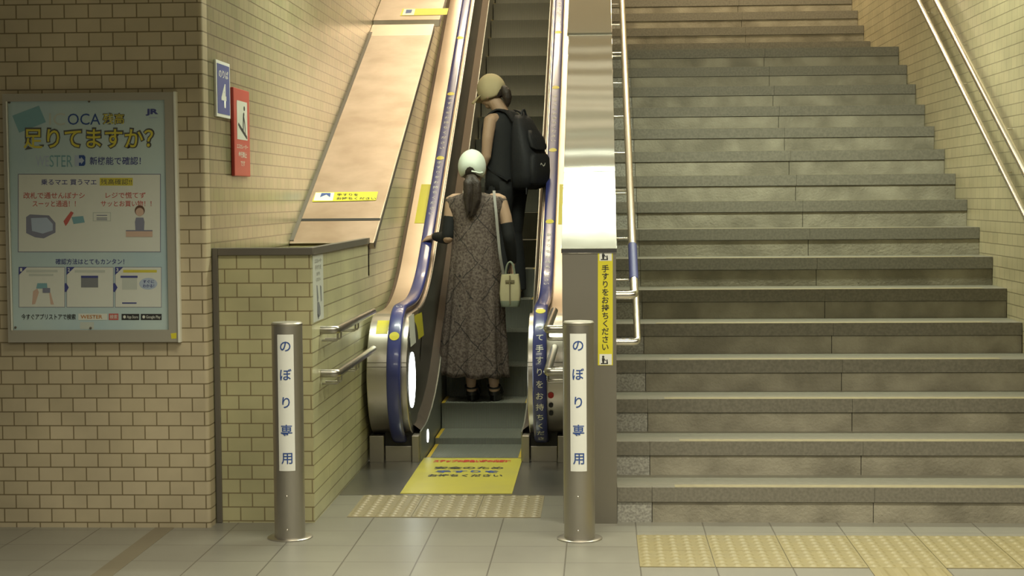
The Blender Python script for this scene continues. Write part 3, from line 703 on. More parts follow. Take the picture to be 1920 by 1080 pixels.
pp('printed_badge', rect(140, 291, 160, 311), M_plav, 1); pp('printed_badge', [(148, 291), (157, 291), (160, 294), (160, 308), (157, 311), (148, 311)], M_bluep, 2); pp('printed_badge', [(146, 297), (152, 297), (152, 294), (158, 301), (152, 308), (152, 305), (146, 305)], M_plav, 3)
pt('新機能で確認！', M_navy, 168, 294, 264, 309, 1, 0.010)
pp('printed_panel', rect(33.5, 326, 301.5, 473), M_pgate, 0); pp('printed_panel', rect(35, 327.5, 300, 471.5), M_paper, 1)
pt('乗るマエ 買うマエ', M_navy, 77, 336, 181, 347, 2, 0.010)
pp('printed_bar', rect(187, 333.5, 249, 348), M_pyel, 2); pt('残高確認!!', M_pgrey, 189, 335.5, 247, 346, 3, 0.0)
pt('改札で通せんぼナシ', M_pred, 44, 360.5, 159, 372.5, 2, 0.010); pt('スーッと通過！！', M_pred, 61, 376, 142, 388, 2, 0.010)
pt('レジで慌てず', M_pred, 198, 360.5, 273, 372, 2, 0.010); pt('サッとお買い物！！', M_pred, 189, 376, 284, 387.5, 2, 0.010)
pp('printed_gate', [(49, 407), (56, 402), (92, 404), (104, 418), (104, 436), (82, 447), (66, 445), (49, 437)], M_pgate, 2)
pp('printed_gate', [(58, 409), (88, 408), (99, 420), (99, 432), (80, 438), (60, 433)], M_plav, 3)
pp('printed_arrow', [(119, 415), (133, 396), (138, 399), (127, 419), (123, 424)], M_pred, 3)
pp('printed_card', [(134, 407), (156, 405), (159, 417), (138, 420)], M_card, 3)
pp('speech_box', rect(174, 398, 208, 415), M_ptan, 2); pp('speech_box', rect(175.5, 399.5, 206.5, 413.5), M_paper, 3)
for v in (403, 408, 411): pp('printed_bar', rect(181, v, 201, v + 1.6), M_pgate, 4)
pp('printed_clerk_hair', circ(262, 395, 9.5, 10), M_phair, 2); pp('printed_clerk_face', circ(262, 397.5, 7.6, 7.8), M_pskin, 3)
pp('printed_clerk', [(255, 408), (269, 408), (271, 416), (270, 432), (254, 432), (253, 416)], M_pgate, 3)
pp('printed_desk', rect(236, 432, 286, 444), M_pskin, 4); pp('printed_desk', rect(236, 431.5, 286, 433.5), M_pgate, 5)
pt('確認方法はとてもカンタン！', M_navy, 104, 485, 233, 496, 1, 0.010)
for i, (u0, u1) in enumerate(((36, 121), (125.5, 212), (216.5, 302))):
    pp('printed_panel', rect(u0 - 1, 500.5, u1 + 1, 576.5), M_pgate, 0); pp('printed_panel', rect(u0, 501.5, u1, 575.5), M_paper, 1)
    pp('printed_corner', [(u0 - 1, 500.5), (u0 + 15, 500.5), (u0 - 1, 516)], M_navy, 2); pt(str(i + 1), M_paper, u0 + 1.5, 502.5, u0 + 5.5, 509, 3, 0.02)
for u in (121, 212.3): pp('printed_arrow', [(u, 531), (u + 3.5, 531), (u + 8, 539), (u + 3.5, 547), (u, 547)], M_navy, 3)
pp('printed_bar', rect(49, 506, 108, 510.5), M_ptan, 2); pp('printed_bar', rect(54, 513.5, 100, 517.5), M_ptan, 2)
pp('printed_bar', rect(140, 506.5, 197, 511), M_ptan, 2); pp('printed_bar', rect(231, 506, 294, 511), M_pyel, 2)
pp('printed_phone', [(70, 531), (88, 531), (89, 541), (68, 541)], M_card, 3); pp('printed_phone', rect(80, 540, 94, 549), M_pgate, 4)
pp('printed_hand', [(62, 546), (70, 541), (73, 548), (66, 570), (60, 571)], M_pskin, 2); pp('printed_hand', [(92, 549), (95, 549), (101, 571), (95, 571)], M_pskin, 2)
pp('printed_phone', rect(152, 517, 184, 539), M_grayp, 2); pp('printed_phone', rect(152, 517, 184, 521), M_navy, 3)
pp('printed_phone', rect(226, 517, 258, 521), M_navy, 2); pp('printed_phone', rect(229, 521, 257, 543), M_ptan, 2); pp('printed_bar', rect(229, 567, 256, 569.5), M_navy, 2)
pp('speech_bubble', circ(278, 532, 17, 11), M_plav, 2); pt('すぐに', M_navy, 268, 525, 289, 531, 3, 0.02); pt('わかる！', M_navy, 268, 533, 289, 539, 3, 0.02)
pt('今すぐアプリストアで検索', M_ink, 40, 588.5, 142, 599.5, 1, 0.015)
pp('search_box', rect(147, 588, 201, 600), M_paper, 1); pt('WESTER', M_porange, 151, 590.5, 192, 597.5, 2, 0.02)
pp('search_button', rect(204, 588, 222, 600), M_pred, 1); pt('検索', M_paper, 206, 590, 220, 598, 2, 0.005)
for u0, u1, b_ in ((228, 261, 'App Store'), (264, 303, 'Google Play')):
    pp('printed_badge', rect(u0, 588.5, u1, 600), M_ink, 1); pp('printed_badge', circ(u0 + 5.5, 594.2, 2.6, 3), M_paper, 2); pt(b_, M_paper, u0 + 10, 591.5, u1 - 2, 598.5, 2, 0.01)
pp('printed_bar', rect(150, 604, 176, 617), M_ptan, 0)
for u, v in ((29, 614), (170, 615), (17.5, 192), (167, 190), (311, 192)):
    c = at(u, v, 1, LY - 0.001); MB().ell((c.x, c.y, c.z), (0.006, 0.004, 0.006), n=10, m=6).build('pin', M_trim, pc, smooth=60)
c = at(326, 630, 1, YP - 0.0285); MB().poly([(c.x - 0.015, c.y, c.z + 0.012), (c.x + 0.013, c.y, c.z + 0.015), (c.x + 0.012, c.y, c.z - 0.012), (c.x - 0.012, c.y, c.z - 0.013)]).build('frame_sticker', M_yellow, pc, smooth=0)

# ------------------------------------------------------------------ signs on the side wall
XSW = -1.655
def wallmap(x): return lambda a, b: Vector((x, a, b))
sg = thing('platform_sign', (XSW, 0.207, 1.97), 'small blue platform sign with white figure four on the tiled side wall', 'sign')
MB().box((XSW, 0.060, 1.968), (XSW + 0.012, 0.356, 2.242)).build('border', M_white, sg, smooth=0, bevel=0.002)
MB().box((XSW + 0.011, 0.078, 1.984), (XSW + 0.0135, 0.338, 2.226)).build('plate', mat('sign_blue', (0.07, 0.10, 0.33), 0.4), sg, smooth=0)
text('lettering', '4', M_white, sg, wallmap(XSW + 0.0142), box=(0.208, 2.075, 0.105, 0.118), bold=0.03)
text('lettering', 'のりば', M_white, sg, wallmap(XSW + 0.0142), box=(0.208, 2.180, 0.20, 0.040), bold=0.02)
rs = thing('warning_sign', (XSW, 0.59, 1.68), 'tall red warning sign with white pictogram panel beside the blue platform sign', 'sign')
MB().box((XSW, 0.405, 1.684), (XSW + 0.018, 0.775, 2.132)).build('plate', mat('sign_red', (0.47, 0.055, 0.045), 0.4), rs, smooth=0, bevel=0.004)
wp = MB().box((XSW + 0.017, 0.470, 1.872), (XSW + 0.0190, 0.712, 2.070)).build('pictogram_panel', M_paper, rs, smooth=0)
XG = XSW + 0.0196
def gp(pts, m=M_ink): return MB().poly([(XG, a, b) for a, b in pts]).build('pictogram', m, wp, smooth=0)
gp([(0.49, 1.945), (0.50, 1.958), (0.54, 1.946), (0.70, 1.893), (0.705, 1.880), (0.69, 1.878), (0.53, 1.928)])
gp([(0.598, 1.918), (0.616, 1.912), (0.628, 1.975), (0.642, 2.006), (0.634, 2.018), (0.612, 2.008), (0.604, 1.965)])
gp([(0.63, 2.00), (0.655, 1.965), (0.668, 1.90), (0.654, 1.902), (0.640, 1.955), (0.622, 1.985)])
gp([(0.642 + 0.017 * math.cos(k * PI / 6), 2.035 + 0.013 * math.sin(k * PI / 6)) for k in range(12)])
for b_, z, ww, hh in (('エスカレーター', 1.837, 0.26, 0.024), ('歩行禁止', 1.795, 0.19, 0.032), ('です', 1.750, 0.10, 0.028)):
    text('lettering', b_, M_paper, rs, wallmap(XSW + 0.0187), box=(0.592, z, ww, hh), bold=0.02)
XLW = -1.1775
ns = tag(MB().box((XLW, 0.010, 0.967), (XLW + 0.002, 0.298, 1.292)).build('notice_sheet', M_paper, None, smooth=0, origin=(XLW, 0.154, 0.967)), 'white paper notice at the olive tiled wall corner above left bollard', 'notice')
M_soft = mat('notice_grey', (0.30, 0.30, 0.26), 0.6)
for b_, z, ww, hh in (('エスカレーター', 1.262, 0.20, 0.022), ('手すりを', 1.230, 0.17, 0.026), ('お持ち', 1.198, 0.10, 0.020), ('ください', 1.170, 0.14, 0.018)):
    text('lettering', b_, M_soft, ns, wallmap(XLW + 0.0026), box=(0.155, z, ww, hh), bold=0.03)
for pts in ([(0.10, 1.145), (0.125, 1.14), (0.150, 1.08), (0.135, 1.06), (0.115, 1.065)], [(0.20, 1.14), (0.235, 1.13), (0.24, 1.06), (0.215, 1.055)],
            [(0.115, 1.06), (0.165, 1.058), (0.20, 1.03), (0.205, 0.995), (0.18, 0.985), (0.135, 0.985), (0.11, 1.01)], [(0.11, 1.005), (0.145, 0.995), (0.16, 0.978), (0.13, 0.974)]):
    MB().poly([(XLW + 0.0026, a, b_) for a, b_ in pts]).build('pictogram', M_grayp, ns, smooth=0)

# ================================================================== people
def remesh(mb, name, m, voxel=0.005, smooth_n=4, parent=None, origin=(0, 0, 0)):
    """fuse overlapping shapes into one continuous skin"""
    me = bpy.data.meshes.new('src'); me.from_pydata(mb.v, [], mb.f)
    bm = bmesh.new(); bm.from_mesh(me); bmesh.ops.recalc_face_normals(bm, faces=bm.faces); bm.to_mesh(me); bm.free()
    o = bpy.data.objects.new('src', me); COL.objects.link(o)
    md = o.modifiers.new('r', 'REMESH'); md.mode = 'VOXEL'; md.voxel_size = voxel; md.use_smooth_shade = True
    sm = o.modifiers.new('s', 'SMOOTH'); sm.factor = 0.5; sm.iterations = smooth_n
    bpy.context.view_layer.update(); dg = bpy.context.evaluated_depsgraph_get()
    out = bpy.data.meshes.new_from_object(o.evaluated_get(dg)); bpy.data.objects.remove(o); bpy.data.meshes.remove(me)
    out.name = name; out.transform(Matrix.Translation(-Vector(origin)))
    out.polygons.foreach_set('use_smooth', [True] * len(out.polygons))
    return link(name, out, m, parent, 0, origin)

def ring(cx, cy, z, rx, ry, n=28, tilt=0.0, fold=0.0, nf=0, ph=0.0):
    out = []
    for k in range(n):
        a = 2 * PI * k / n; f = 1 + fold * math.cos(nf * a + ph)
        x, y = rx * f * math.cos(a), ry * f * math.sin(a); out.append((cx + x, cy + y, z + tilt * y))
    return out

def hand(mb, wrist, palm_dir, side, normal, curl, scale=1.0, left=True):
    """palm and five bent fingers; side = towards the thumb, normal = out of the back of the hand"""
    d, s_, n_ = Vector(palm_dir).normalized(), Vector(side).normalized(), Vector(normal).normalized(); W = Vector(wrist); k = scale
    for t in (-0.026, -0.009, 0.009, 0.026): mb.limb([W + s_ * t * 0.7 * k, W + d * 0.082 * k + s_ * t * k], [0.0125 * k, 0.0105 * k], 10)
    for t, ln in ((0.029, 0.068), (0.0098, 0.076), (-0.0098, 0.070), (-0.029, 0.054)):
        p = W + d * 0.080 * k + s_ * t * k; pts = [p]; a = 0.0
        for seg, ca in ((0.46, 0.55), (0.31, 1.0), (0.23, 0.8)):
            a += curl * ca; p = p + (d * math.cos(a) - n_ * math.sin(a)) * ln * seg * k; pts.append(p)
        mb.limb(pts, [0.0088 * k, 0.0082 * k, 0.0076 * k, 0.0066 * k], 10)
    p = W + s_ * 0.024 * k + d * 0.018 * k; q = p + (s_ * 0.75 + d * 0.65).normalized() * 0.038 * k; r = q + (d * 0.85 + s_ * 0.15 - n_ * 0.5 * curl).normalized() * 0.030 * k
    mb.limb([p, q, r], [0.0125 * k, 0.0095 * k, 0.0075 * k], 10)

def head(mb, M):
    """head with face, looking along +y of M; M places the middle of the head"""
    h = MB()
    h.ell((0, -0.008, 0.030), (0.074, 0.093, 0.083), n=24, m=16); h.ell((0, 0.022, -0.030), (0.058, 0.068, 0.070), n=24, m=16)
    h.ell((0, 0.052, -0.080), (0.030, 0.030, 0.026)); h.limb([(0, 0.088, 0.012), (0, 0.103, -0.022)], [0.009, 0.0135]); h.ell((0, 0.098, -0.028), (0.017, 0.012, 0.009))
    h.ell((-0.030, 0.070, -0.022), (0.022, 0.018, 0.018)); h.ell((0.030, 0.070, -0.022), (0.022, 0.018, 0.018))
    h.ell((0, 0.076, 0.030), (0.055, 0.016, 0.012)); h.ell((0, 0.086, -0.052), (0.021, 0.008, 0.006)); h.ell((0, 0.084, -0.062), (0.019, 0.009, 0.007))
    for sx in (-1, 1): h.ell((sx * 0.074, -0.008, -0.012), (0.011, 0.022, 0.034), Euler((0.15, 0, 0)))
    mb.add([M @ Vector(p) for p in h.v], h.f)

def face_parts(M, parent):
    for sx in (-1, 1):
        e = MB().ell((0, 0, 0), (0.0105, 0.006, 0.0062), n=12, m=8); e.xform(M @ Matrix.Translation((sx * 0.030, 0.083, 0.006))); e.build('eye', M_paper, parent, smooth=60)
        e = MB().ell((0, 0, 0), (0.005, 0.003, 0.005), n=10, m=6); e.xform(M @ Matrix.Translation((sx * 0.030, 0.0875, 0.006))); e.build('iris', M_hair, parent, smooth=60)
        e = MB().limb([(sx * 0.018, 0.089, 0.024), (sx * 0.030, 0.088, 0.028), (sx * 0.044, 0.080, 0.023)], [0.003, 0.0032, 0.002], 8); e.xform(M); e.build('eyebrow', M_hair, parent, smooth=60)
    e = MB().limb([(-0.018, 0.0905, -0.056), (0, 0.0945, -0.0555), (0.018, 0.0905, -0.056)], [0.003, 0.0048, 0.003], 8); e.xform(M); e.build('lips', M_lip, parent, smooth=60)

M_skin = mat('skin', (0.50, 0.335, 0.225), 0.55, noise=(14, (0.46, 0.30, 0.20), 0.5))
M_lip = mat('lips', (0.42, 0.17, 0.13), 0.5)
M_hair = mat('dark_hair', (0.030, 0.021, 0.017), 0.5, noise=(60, (0.055, 0.040, 0.030), 0.7), bump=(140, 0.4))
M_cap1 = mat('mint_white_cotton', (0.74, 0.80, 0.70), 0.8, bump=(300, 0.08))
M_cap2 = mat('beige_cotton', (0.56, 0.47, 0.28), 0.8, bump=(300, 0.08))
M_cloth = mat('black_knit', (0.013, 0.014, 0.014), 0.85)
M_cloth2 = mat('black_cotton', (0.017, 0.018, 0.019), 0.85, bump=(25, 0.25))
M_shoe = mat('black_leather', (0.012, 0.011, 0.011), 0.4)
M_bagc = mat('cream_leather', (0.52, 0.46, 0.28), 0.5, noise=(12, (0.46, 0.41, 0.25), 0.6))
M_bagg = mat('sage_leather', (0.24, 0.27, 0.20), 0.5)
M_strap = mat('grey_strap', (0.30, 0.29, 0.26), 0.6)
M_bagd = mat('bag_trim', (0.20, 0.165, 0.09), 0.5)
M_pack = mat('black_nylon', (0.014, 0.015, 0.018), 0.7, bump=(40, 0.3))

def dressmat():
    m = mat('patterned_dress', (0.17, 0.13, 0.10), 0.8); nt = m.node_tree; b = nt.nodes['Principled BSDF']; L = nt.links.new
    tc = nt.nodes.new('ShaderNodeTexCoord'); sp = nt.nodes.new('ShaderNodeSeparateXYZ'); L(tc.outputs['Object'], sp.inputs[0])
    def math_(op, a, c):
        n = nt.nodes.new('ShaderNodeMath'); n.operation = op
        for i, v in enumerate((a, c)):
            if v is None: continue
            if isinstance(v, (int, float)): n.inputs[i].default_value = v
            else: L(v, n.inputs[i])
        return n.outputs[0]
    wb = nt.nodes.new('ShaderNodeTexNoise'); wb.inputs['Scale'].default_value = 5; L(tc.outputs['Object'], wb.inputs['Vector']); wob = wb.outputs['Fac']
    x, z = sp.outputs[0], sp.outputs[2]; masks = []
    for sg_ in (1, -1):                          # crossing diagonal lines make large lozenges
        t = math_('ADD', math_('ADD', math_('MULTIPLY', x, 1.25 * sg_), math_('MULTIPLY', z, 1.0)), math_('MULTIPLY', wob, 0.16)); f = math_('FRACT', math_('MULTIPLY', t, 3.4), None)
        masks.append(math_('LESS_THAN', math_('ABSOLUTE', math_('SUBTRACT', f, 0.5), None), 0.016))
    vo = nt.nodes.new('ShaderNodeTexVoronoi'); vo.inputs['Scale'].default_value = 9; L(tc.outputs['Object'], vo.inputs['Vector'])
    masks.append(math_('LESS_THAN', vo.outputs['Distance'], 0.10))
    no = nt.nodes.new('ShaderNodeTexNoise'); no.inputs['Scale'].default_value = 16; no.inputs['Detail'].default_value = 4; L(tc.outputs['Object'], no.inputs['Vector'])
    brk = math_('GREATER_THAN', no.outputs['Fac'], 0.43)
    mk = math_('MULTIPLY', math_('MAXIMUM', math_('MAXIMUM', masks[0], masks[1]), masks[2]), brk)
    n2 = nt.nodes.new('ShaderNodeTexNoise'); n2.inputs['Scale'].default_value = 75; n2.inputs['Detail'].default_value = 4; L(tc.outputs['Object'], n2.inputs['Vector'])
    cr = nt.nodes.new('ShaderNodeValToRGB'); cr.color_ramp.elements[0].position = 0.38; cr.color_ramp.elements[0].color = (0.075, 0.052, 0.043, 1); cr.color_ramp.elements[1].position = 0.62; cr.color_ramp.elements[1].color = (0.18, 0.142, 0.118, 1)
    L(n2.outputs['Fac'], cr.inputs[0])
    mx = nt.nodes.new('ShaderNodeMix'); mx.data_type = 'RGBA'; L(mk, mx.inputs['Factor']); L(cr.outputs[0], mx.inputs['A']); mx.inputs['B'].default_value = (0.034, 0.027, 0.025, 1)
    L(mx.outputs['Result'], b.inputs['Base Color'])
    return m
M_dress = dressmat()

# ---------------------------------------------------------------- woman in the long dress, seen from behind
O1 = at(900, 752, 1, 3.14); O1.z = 0.2015
def w1(p): return Vector(p) + O1
T1 = Matrix.Translation(O1)
b = MB(); hx = -0.043
Mh1 = T1 @ Matrix.Translation((hx, 0.045, 1.548)) @ Euler((R(-4), 0, R(-3))).to_matrix().to_4x4()
b.loft([ring(-0.02, 0.02, z, rx, ry, 24) for z, rx, ry in ((0.82, 0.15, 0.105), (0.90, 0.158, 0.11), (0.98, 0.145, 0.10), (1.06, 0.122, 0.088), (1.14, 0.125, 0.088), (1.24, 0.140, 0.095), (1.31, 0.145, 0.092), (1.36, 0.120, 0.075), (1.395, 0.068, 0.058))])
b.limb([(-0.03, 0.015, 1.34), (-0.04, 0.035, 1.50)], [0.056, 0.052])
SHL, ELL, WRL = (-0.178, 0.02, 1.345), (-0.208, -0.005, 1.095), None
hl = Vector((-0.985, 3.40, SL * 3.40 + HB + HR_T + 0.004)) - O1      # where the left hand closes on the handrail
WRL = hl + Vector((0.058, -0.018, 0.030))
b.limb([(-0.13, 0.02, 1.350), SHL, (-0.192, 0.008, 1.23), ELL], [0.045, 0.047, 0.043, 0.036])
b.limb([ELL, tuple((Vector(ELL) * 0.6 + WRL * 0.4)), tuple(WRL)], [0.037, 0.036, 0.024])
hand(b, WRL, (-0.86, 0.40, -0.22), (0.35, 0.80, 0.45), (-0.15, -0.40, 0.90), 0.85, 0.92)
SHR, ELR, WRR = (0.145, 0.02, 1.345), (0.205, -0.005, 1.100), (0.222, 0.065, 0.925)
b.limb([(0.10, 0.02, 1.350), SHR, (0.182, 0.008, 1.23), ELR], [0.045, 0.047, 0.043, 0.036])
b.limb([ELR, (0.214, 0.028, 1.02), WRR], [0.037, 0.035, 0.024])
hand(b, WRR, (0.0, 0.05, -1), (-0.3, 1, 0), (1, 0.25, 0), 0.75)
for fx, kx, hxx in ((-0.055, -0.075, -0.095), (0.098, 0.075, 0.055)):
    b.limb([(hxx, 0.02, 0.84), (kx, 0.03, 0.47), (kx * 0.6 + fx * 0.4, 0.0, 0.33), (fx, -0.035, 0.115)], [0.088, 0.056, 0.052, 0.034])
    b.limb([(fx, -0.045, 0.085), (fx + 0.004, -0.04, 0.072)], [0.034, 0.032])
    b.limb([(fx, -0.02, 0.075), (fx + 0.006, 0.075, 0.062), (fx + 0.010, 0.125, 0.052)], [0.033, 0.033, 0.024])
b.v = [tuple(Vector(p) + O1) for p in b.v]
head(b, Mh1)
p1 = remesh(b, 'person', M_skin, 0.0048, 3, origin=O1)
tag(p1, 'person in long patterned dress and pale cap, left hand on the blue handrail', 'person')
face_parts(Mh1, p1)
# dress: sleeveless, falling in pleats
d = MB(); rings = []
prof = [(1.408, -0.036, 0.072, 0.064), (1.402, -0.030, 0.115, 0.070), (1.388, -0.022, 0.170, 0.080), (1.352, -0.016, 0.210, 0.090), (1.30, -0.016, 0.200, 0.098), (1.25, -0.016, 0.172, 0.106), (1.20, -0.016, 0.160, 0.108), (1.10, -0.018, 0.160, 0.110),
        (1.00, -0.020, 0.165, 0.118), (0.88, -0.024, 0.178, 0.130), (0.75, -0.028, 0.186, 0.142), (0.60, -0.034, 0.197, 0.156), (0.45, -0.040, 0.208, 0.168), (0.30, -0.046, 0.220, 0.178), (0.165, -0.048, 0.232, 0.186)]
fine = []
for (a, bq) in zip(prof[:-1], prof[1:]):
    for k in range(4): fine.append(tuple(a[i] + (bq[i] - a[i]) * k / 4 for i in range(4)))
fine.append(prof[-1]); NR_ = 120
for z, cx, rx, ry in fine:
    g = max(0.0, min(1.0, (1.22 - z) / 0.9)); rg = []
    for k in range(NR_):
        a = 2 * PI * k / NR_
        f = 1 + g * (0.058 * math.cos(9 * a + 0.8 + 0.4 * math.sin(z * 5)) + 0.030 * math.cos(17 * a + 2.0) + 0.015 * math.cos(5 * a + 1)) + 0.008 * math.sin(23 * z + 3 * a)
        hem = (0.012 * math.cos(a) + 0.006 * math.cos(9 * a)) * (1 if z < 0.2 else 0)
        rg.append((cx + rx * f * math.cos(a), 0.018 + ry * f * math.sin(a), z - hem + (0.02 * math.cos(a) ** 2 * -1 if z > 1.37 else 0)))
    rings.append(rg)
d.loft(rings, cap=False); n0 = len(fine) - 1
inner = [[(x * 0.985 + cx * 0.015, y, z) for x, y, z in rg] for rg, (zz, cx, _a, _b) in list(zip(rings, fine))[::-1][:2]]
d.xform(T1)
dr = d.build('dress', M_dress, p1, smooth=80, origin=O1)
so = dr.modifiers.new('cloth', 'SOLIDIFY'); so.thickness = 0.004; so.offset = -1
for sx, pts in ((-1, ((-0.1905, 0.009, 1.238), ELL, tuple(Vector(ELL) * 0.6 + WRL * 0.4), tuple(WRL * 0.90 + Vector(ELL) * 0.10))), (1, (tuple(Vector(ELR) * 0.3 + Vector((0.182, 0.008, 1.23)) * 0.7), ELR, (0.214, 0.028, 1.02), WRR))):
    P = [Vector(q) for q in pts]; path = []; rad = []; rr = (0.0435, 0.0425, 0.040, 0.030)
    for i in range(3):
        for k in range(8): path.append(P[i].lerp(P[i + 1], k / 8)); rad.append(rr[i] + (rr[i + 1] - rr[i]) * k / 8)
    path.append(P[3]); rad.append(rr[3])
    for _ in range(3): path = [path[0]] + [(path[i - 1] + path[i] * 2 + path[i + 1]) / 4 for i in range(1, len(path) - 1)] + [path[-1]]
    MB().tube([q + O1 for q in path], lambda i: rad[i] * (1 + 0.02 * math.sin(i * 2.1)), 20).build('arm_cover', M_cloth, p1, smooth=60, origin=O1)
# hair: close hair, then the ponytail hanging through the back of the cap
hr = MB().ell((0, -0.014, 0.022), (0.082, 0.098, 0.094), n=28, m=18, cut=lambda q: q.y < 0.35 or q.z > 0.5)
hr.xform(Mh1); hr.build('hair', M_hair, p1, smooth=70, origin=O1)
pt_ = MB(); rl = random.Random(5)
base = [(hx + 0.004, -0.058, 1.505), (hx + 0.006, -0.098, 1.496), (hx + 0.010, -0.116, 1.455), (hx + 0.012, -0.116, 1.400), (hx + 0.006, -0.112, 1.340), (hx - 0.002, -0.110, 1.285), (hx - 0.008, -0.108, 1.235)]
for q in range(9):                       # overlapping locks of different length
    dx, dy, ln = rl.uniform(-1, 1), rl.uniform(-1, 1), rl.uniform(0.80, 1.04) if q else 1.0
    P = []
    for i, (x, y, z) in enumerate(base):
        sp = (0.0, 0.35, 0.85, 1.0, 0.95, 0.75, 0.55)[i]
        P.append(Vector((x + dx * 0.046 * sp + 0.004 * math.sin(3 * i + q), y + dy * 0.014 * sp, 1.505 - (1.505 - z) * ln)))
    fp = []; fr_ = []; rr = (0.018, 0.023, 0.026, 0.025, 0.021, 0.014, 0.003)
    for i in range(6):
        for k in range(6): fp.append(P[i].lerp(P[i + 1], k / 6) + O1); fr_.append(rr[i] + (rr[i + 1] - rr[i]) * k / 6)
    fp.append(P[6] + O1); fr_.append(0.003)
    pt_.tube(fp, lambda i: fr_[i], 14)
remesh(pt_, 'ponytail', M_hair, 0.0042, 2, p1, O1)

def cap(M, m, parent, origin):
    c = MB(); n, mm = 36, 14; vs = []; fs = []
    for i in range(mm + 1):
        th = (PI / 2 + 0.68) * i / mm
        for k in range(n):
            a = 2 * PI * k / n; sq = 1 + 0.012 * math.cos(6 * a)
            back = max(0.0, -math.sin(a)) ** 6 * (0.034 if i > mm - 6 else 0) * (i - (mm - 6)) / 6
            vs.append((0.0905 * sq * math.sin(th) * math.cos(a), -0.006 + 0.108 * sq * math.sin(th) * math.sin(a), 0.026 + 0.112 * math.cos(th) + back))
    for i in range(mm):
        for k in range(n): fs.append((i * n + k, i * n + (k + 1) % n, (i + 1) * n + (k + 1) % n, (i + 1) * n + k))
    c.add(vs, fs).xform(M); o = c.build('cap', m, parent, smooth=60, origin=origin)
    s_ = o.modifiers.new('thick', 'SOLIDIFY'); s_.thickness = 0.003; s_.offset = 1
    v = MB(); na, nb = 14, 6; vs = []
    for j in range(nb + 1):
        for i in range(na + 1):
            a = R(28) + R(124) * i / na; t = j / nb; r0 = (0.088 * math.cos(a), -0.006 + 0.105 * math.sin(a))
            r1 = (0.078 * math.cos(a), 0.085 + 0.098 * math.sin(a) ** 0.8)
            vs.append((r0[0] + (r1[0] - r0[0]) * t, r0[1] + (r1[1] - r0[1]) * t, 0.010 - 0.030 * t - 0.10 * ((r0[0] / 0.088) ** 2) * 0.22 * (0.4 + t)))
    fs = [(j * (na + 1) + i, j * (na + 1) + i + 1, (j + 1) * (na + 1) + i + 1, (j + 1) * (na + 1) + i) for j in range(nb) for i in range(na)]
    v.add(vs, fs).xform(M); vo = v.build('visor', m, o, smooth=60, origin=origin)
    s_ = vo.modifiers.new('thick', 'SOLIDIFY'); s_.thickness = 0.004
    bt = MB().ell((0, -0.006, 0.139), (0.007, 0.007, 0.004), n=12, m=6); bt.xform(M); bt.build('button', m, o, smooth=60, origin=origin)
    return o
c1 = cap(Mh1, M_cap1, p1, O1)
ad = MB().tube([Mh1 @ Vector(q) for q in ((0.010, -0.113, -0.016), (0.040, -0.110, -0.022), (0.062, -0.090, -0.028), (0.078, -0.060, -0.020))], 0.006, 8).build('cap_strap', M_cap1, c1, smooth=60, origin=O1)
for fx in (-0.055, 0.098):
    s = MB()
    sole = []
    for k in range(32):
        a = 2 * PI * k / 32; y = 0.045 + 0.118 * math.sin(a); x = fx + 0.006 + (0.040 + 0.006 * math.sin(a)) * math.cos(a); sole.append((x, y))
    sh_ = MB().prism(sole, 0.0, 0.040, 2); sh_.xform(T1); sh = sh_.build('shoe', M_shoe, p1, smooth=40, bevel=0.004, origin=O1)
    hc = MB().loft([ring(fx + 0.003, -0.022, z, 0.040, 0.048, 24) for z in (0.038, 0.055, 0.066)], cap=True); hc.xform(T1); hc.build('heel_counter', M_shoe, sh, smooth=50, origin=O1)
    st = MB().tube([(fx + 0.040 * math.cos(2 * PI * k / 24), -0.030 + 0.044 * math.sin(2 * PI * k / 24), 0.098 + 0.012 * math.sin(2 * PI * k / 24)) for k in range(25)], 0.0075, 8); st.xform(T1); st.build('ankle_strap', M_shoe, sh, smooth=50, origin=O1)
    vp = MB()
    for yy, ww in ((0.040, 0.040), (0.085, 0.041), (0.118, 0.036)):
        vp.tube([(fx + 0.006 + ww * math.cos(PI * k / 12), yy, 0.040 + 0.062 * math.sin(PI * k / 12) * (1 - (yy - 0.04) * 3.2)) for k in range(13)], 0.010, 8)
    vp.xform(T1); vp.build('vamp_strap', M_shoe, sh, smooth=50, origin=O1)

# hand bag hanging from her right shoulder
BC = at(957, 575, 1, 3.085); BZ = BC.z
bag = thing('handbag', (BC.x, 3.085, BZ), 'small cream bucket handbag with grey-green base hanging at the dress wearer’s right side', 'handbag')
def rrect(cx, cy, z, hx_, hy_, n=8, p=0.35):
    out = []
    for k in range(32):
        a = 2 * PI * k / 32; c, s_ = math.cos(a), math.sin(a)
        out.append((cx + hx_ * math.copysign(abs(c) ** p, c), cy + hy_ * math.copysign(abs(s_) ** p, s_), z))
    return out
q = MB().loft([rrect(BC.x, 3.085, BZ + z, a, c) for z, a, c in ((0.040, 0.067, 0.048), (0.09, 0.071, 0.048), (0.14, 0.068, 0.044), (0.19, 0.062, 0.038), (0.218, 0.058, 0.034))], cap=True)
q.build('body', M_bagc, bag, smooth=50)
MB().loft([rrect(BC.x, 3.085, BZ + z, a, c) for z, a, c in ((0.0, 0.058, 0.044), (0.006, 0.063, 0.047), (0.042, 0.068, 0.049))], cap=True).build('base', M_bagg, bag, smooth=50)
MB().box((BC.x - 0.004, 3.033, BZ + 0.02), (BC.x + 0.004, 3.050, BZ + 0.212)).build('front_strap', M_bagd, bag, smooth=0)
MB().box((BC.x - 0.030, 3.036, BZ + 0.165), (BC.x + 0.030, 3.052, BZ + 0.180)).build('belt', M_bagd, bag, smooth=0)
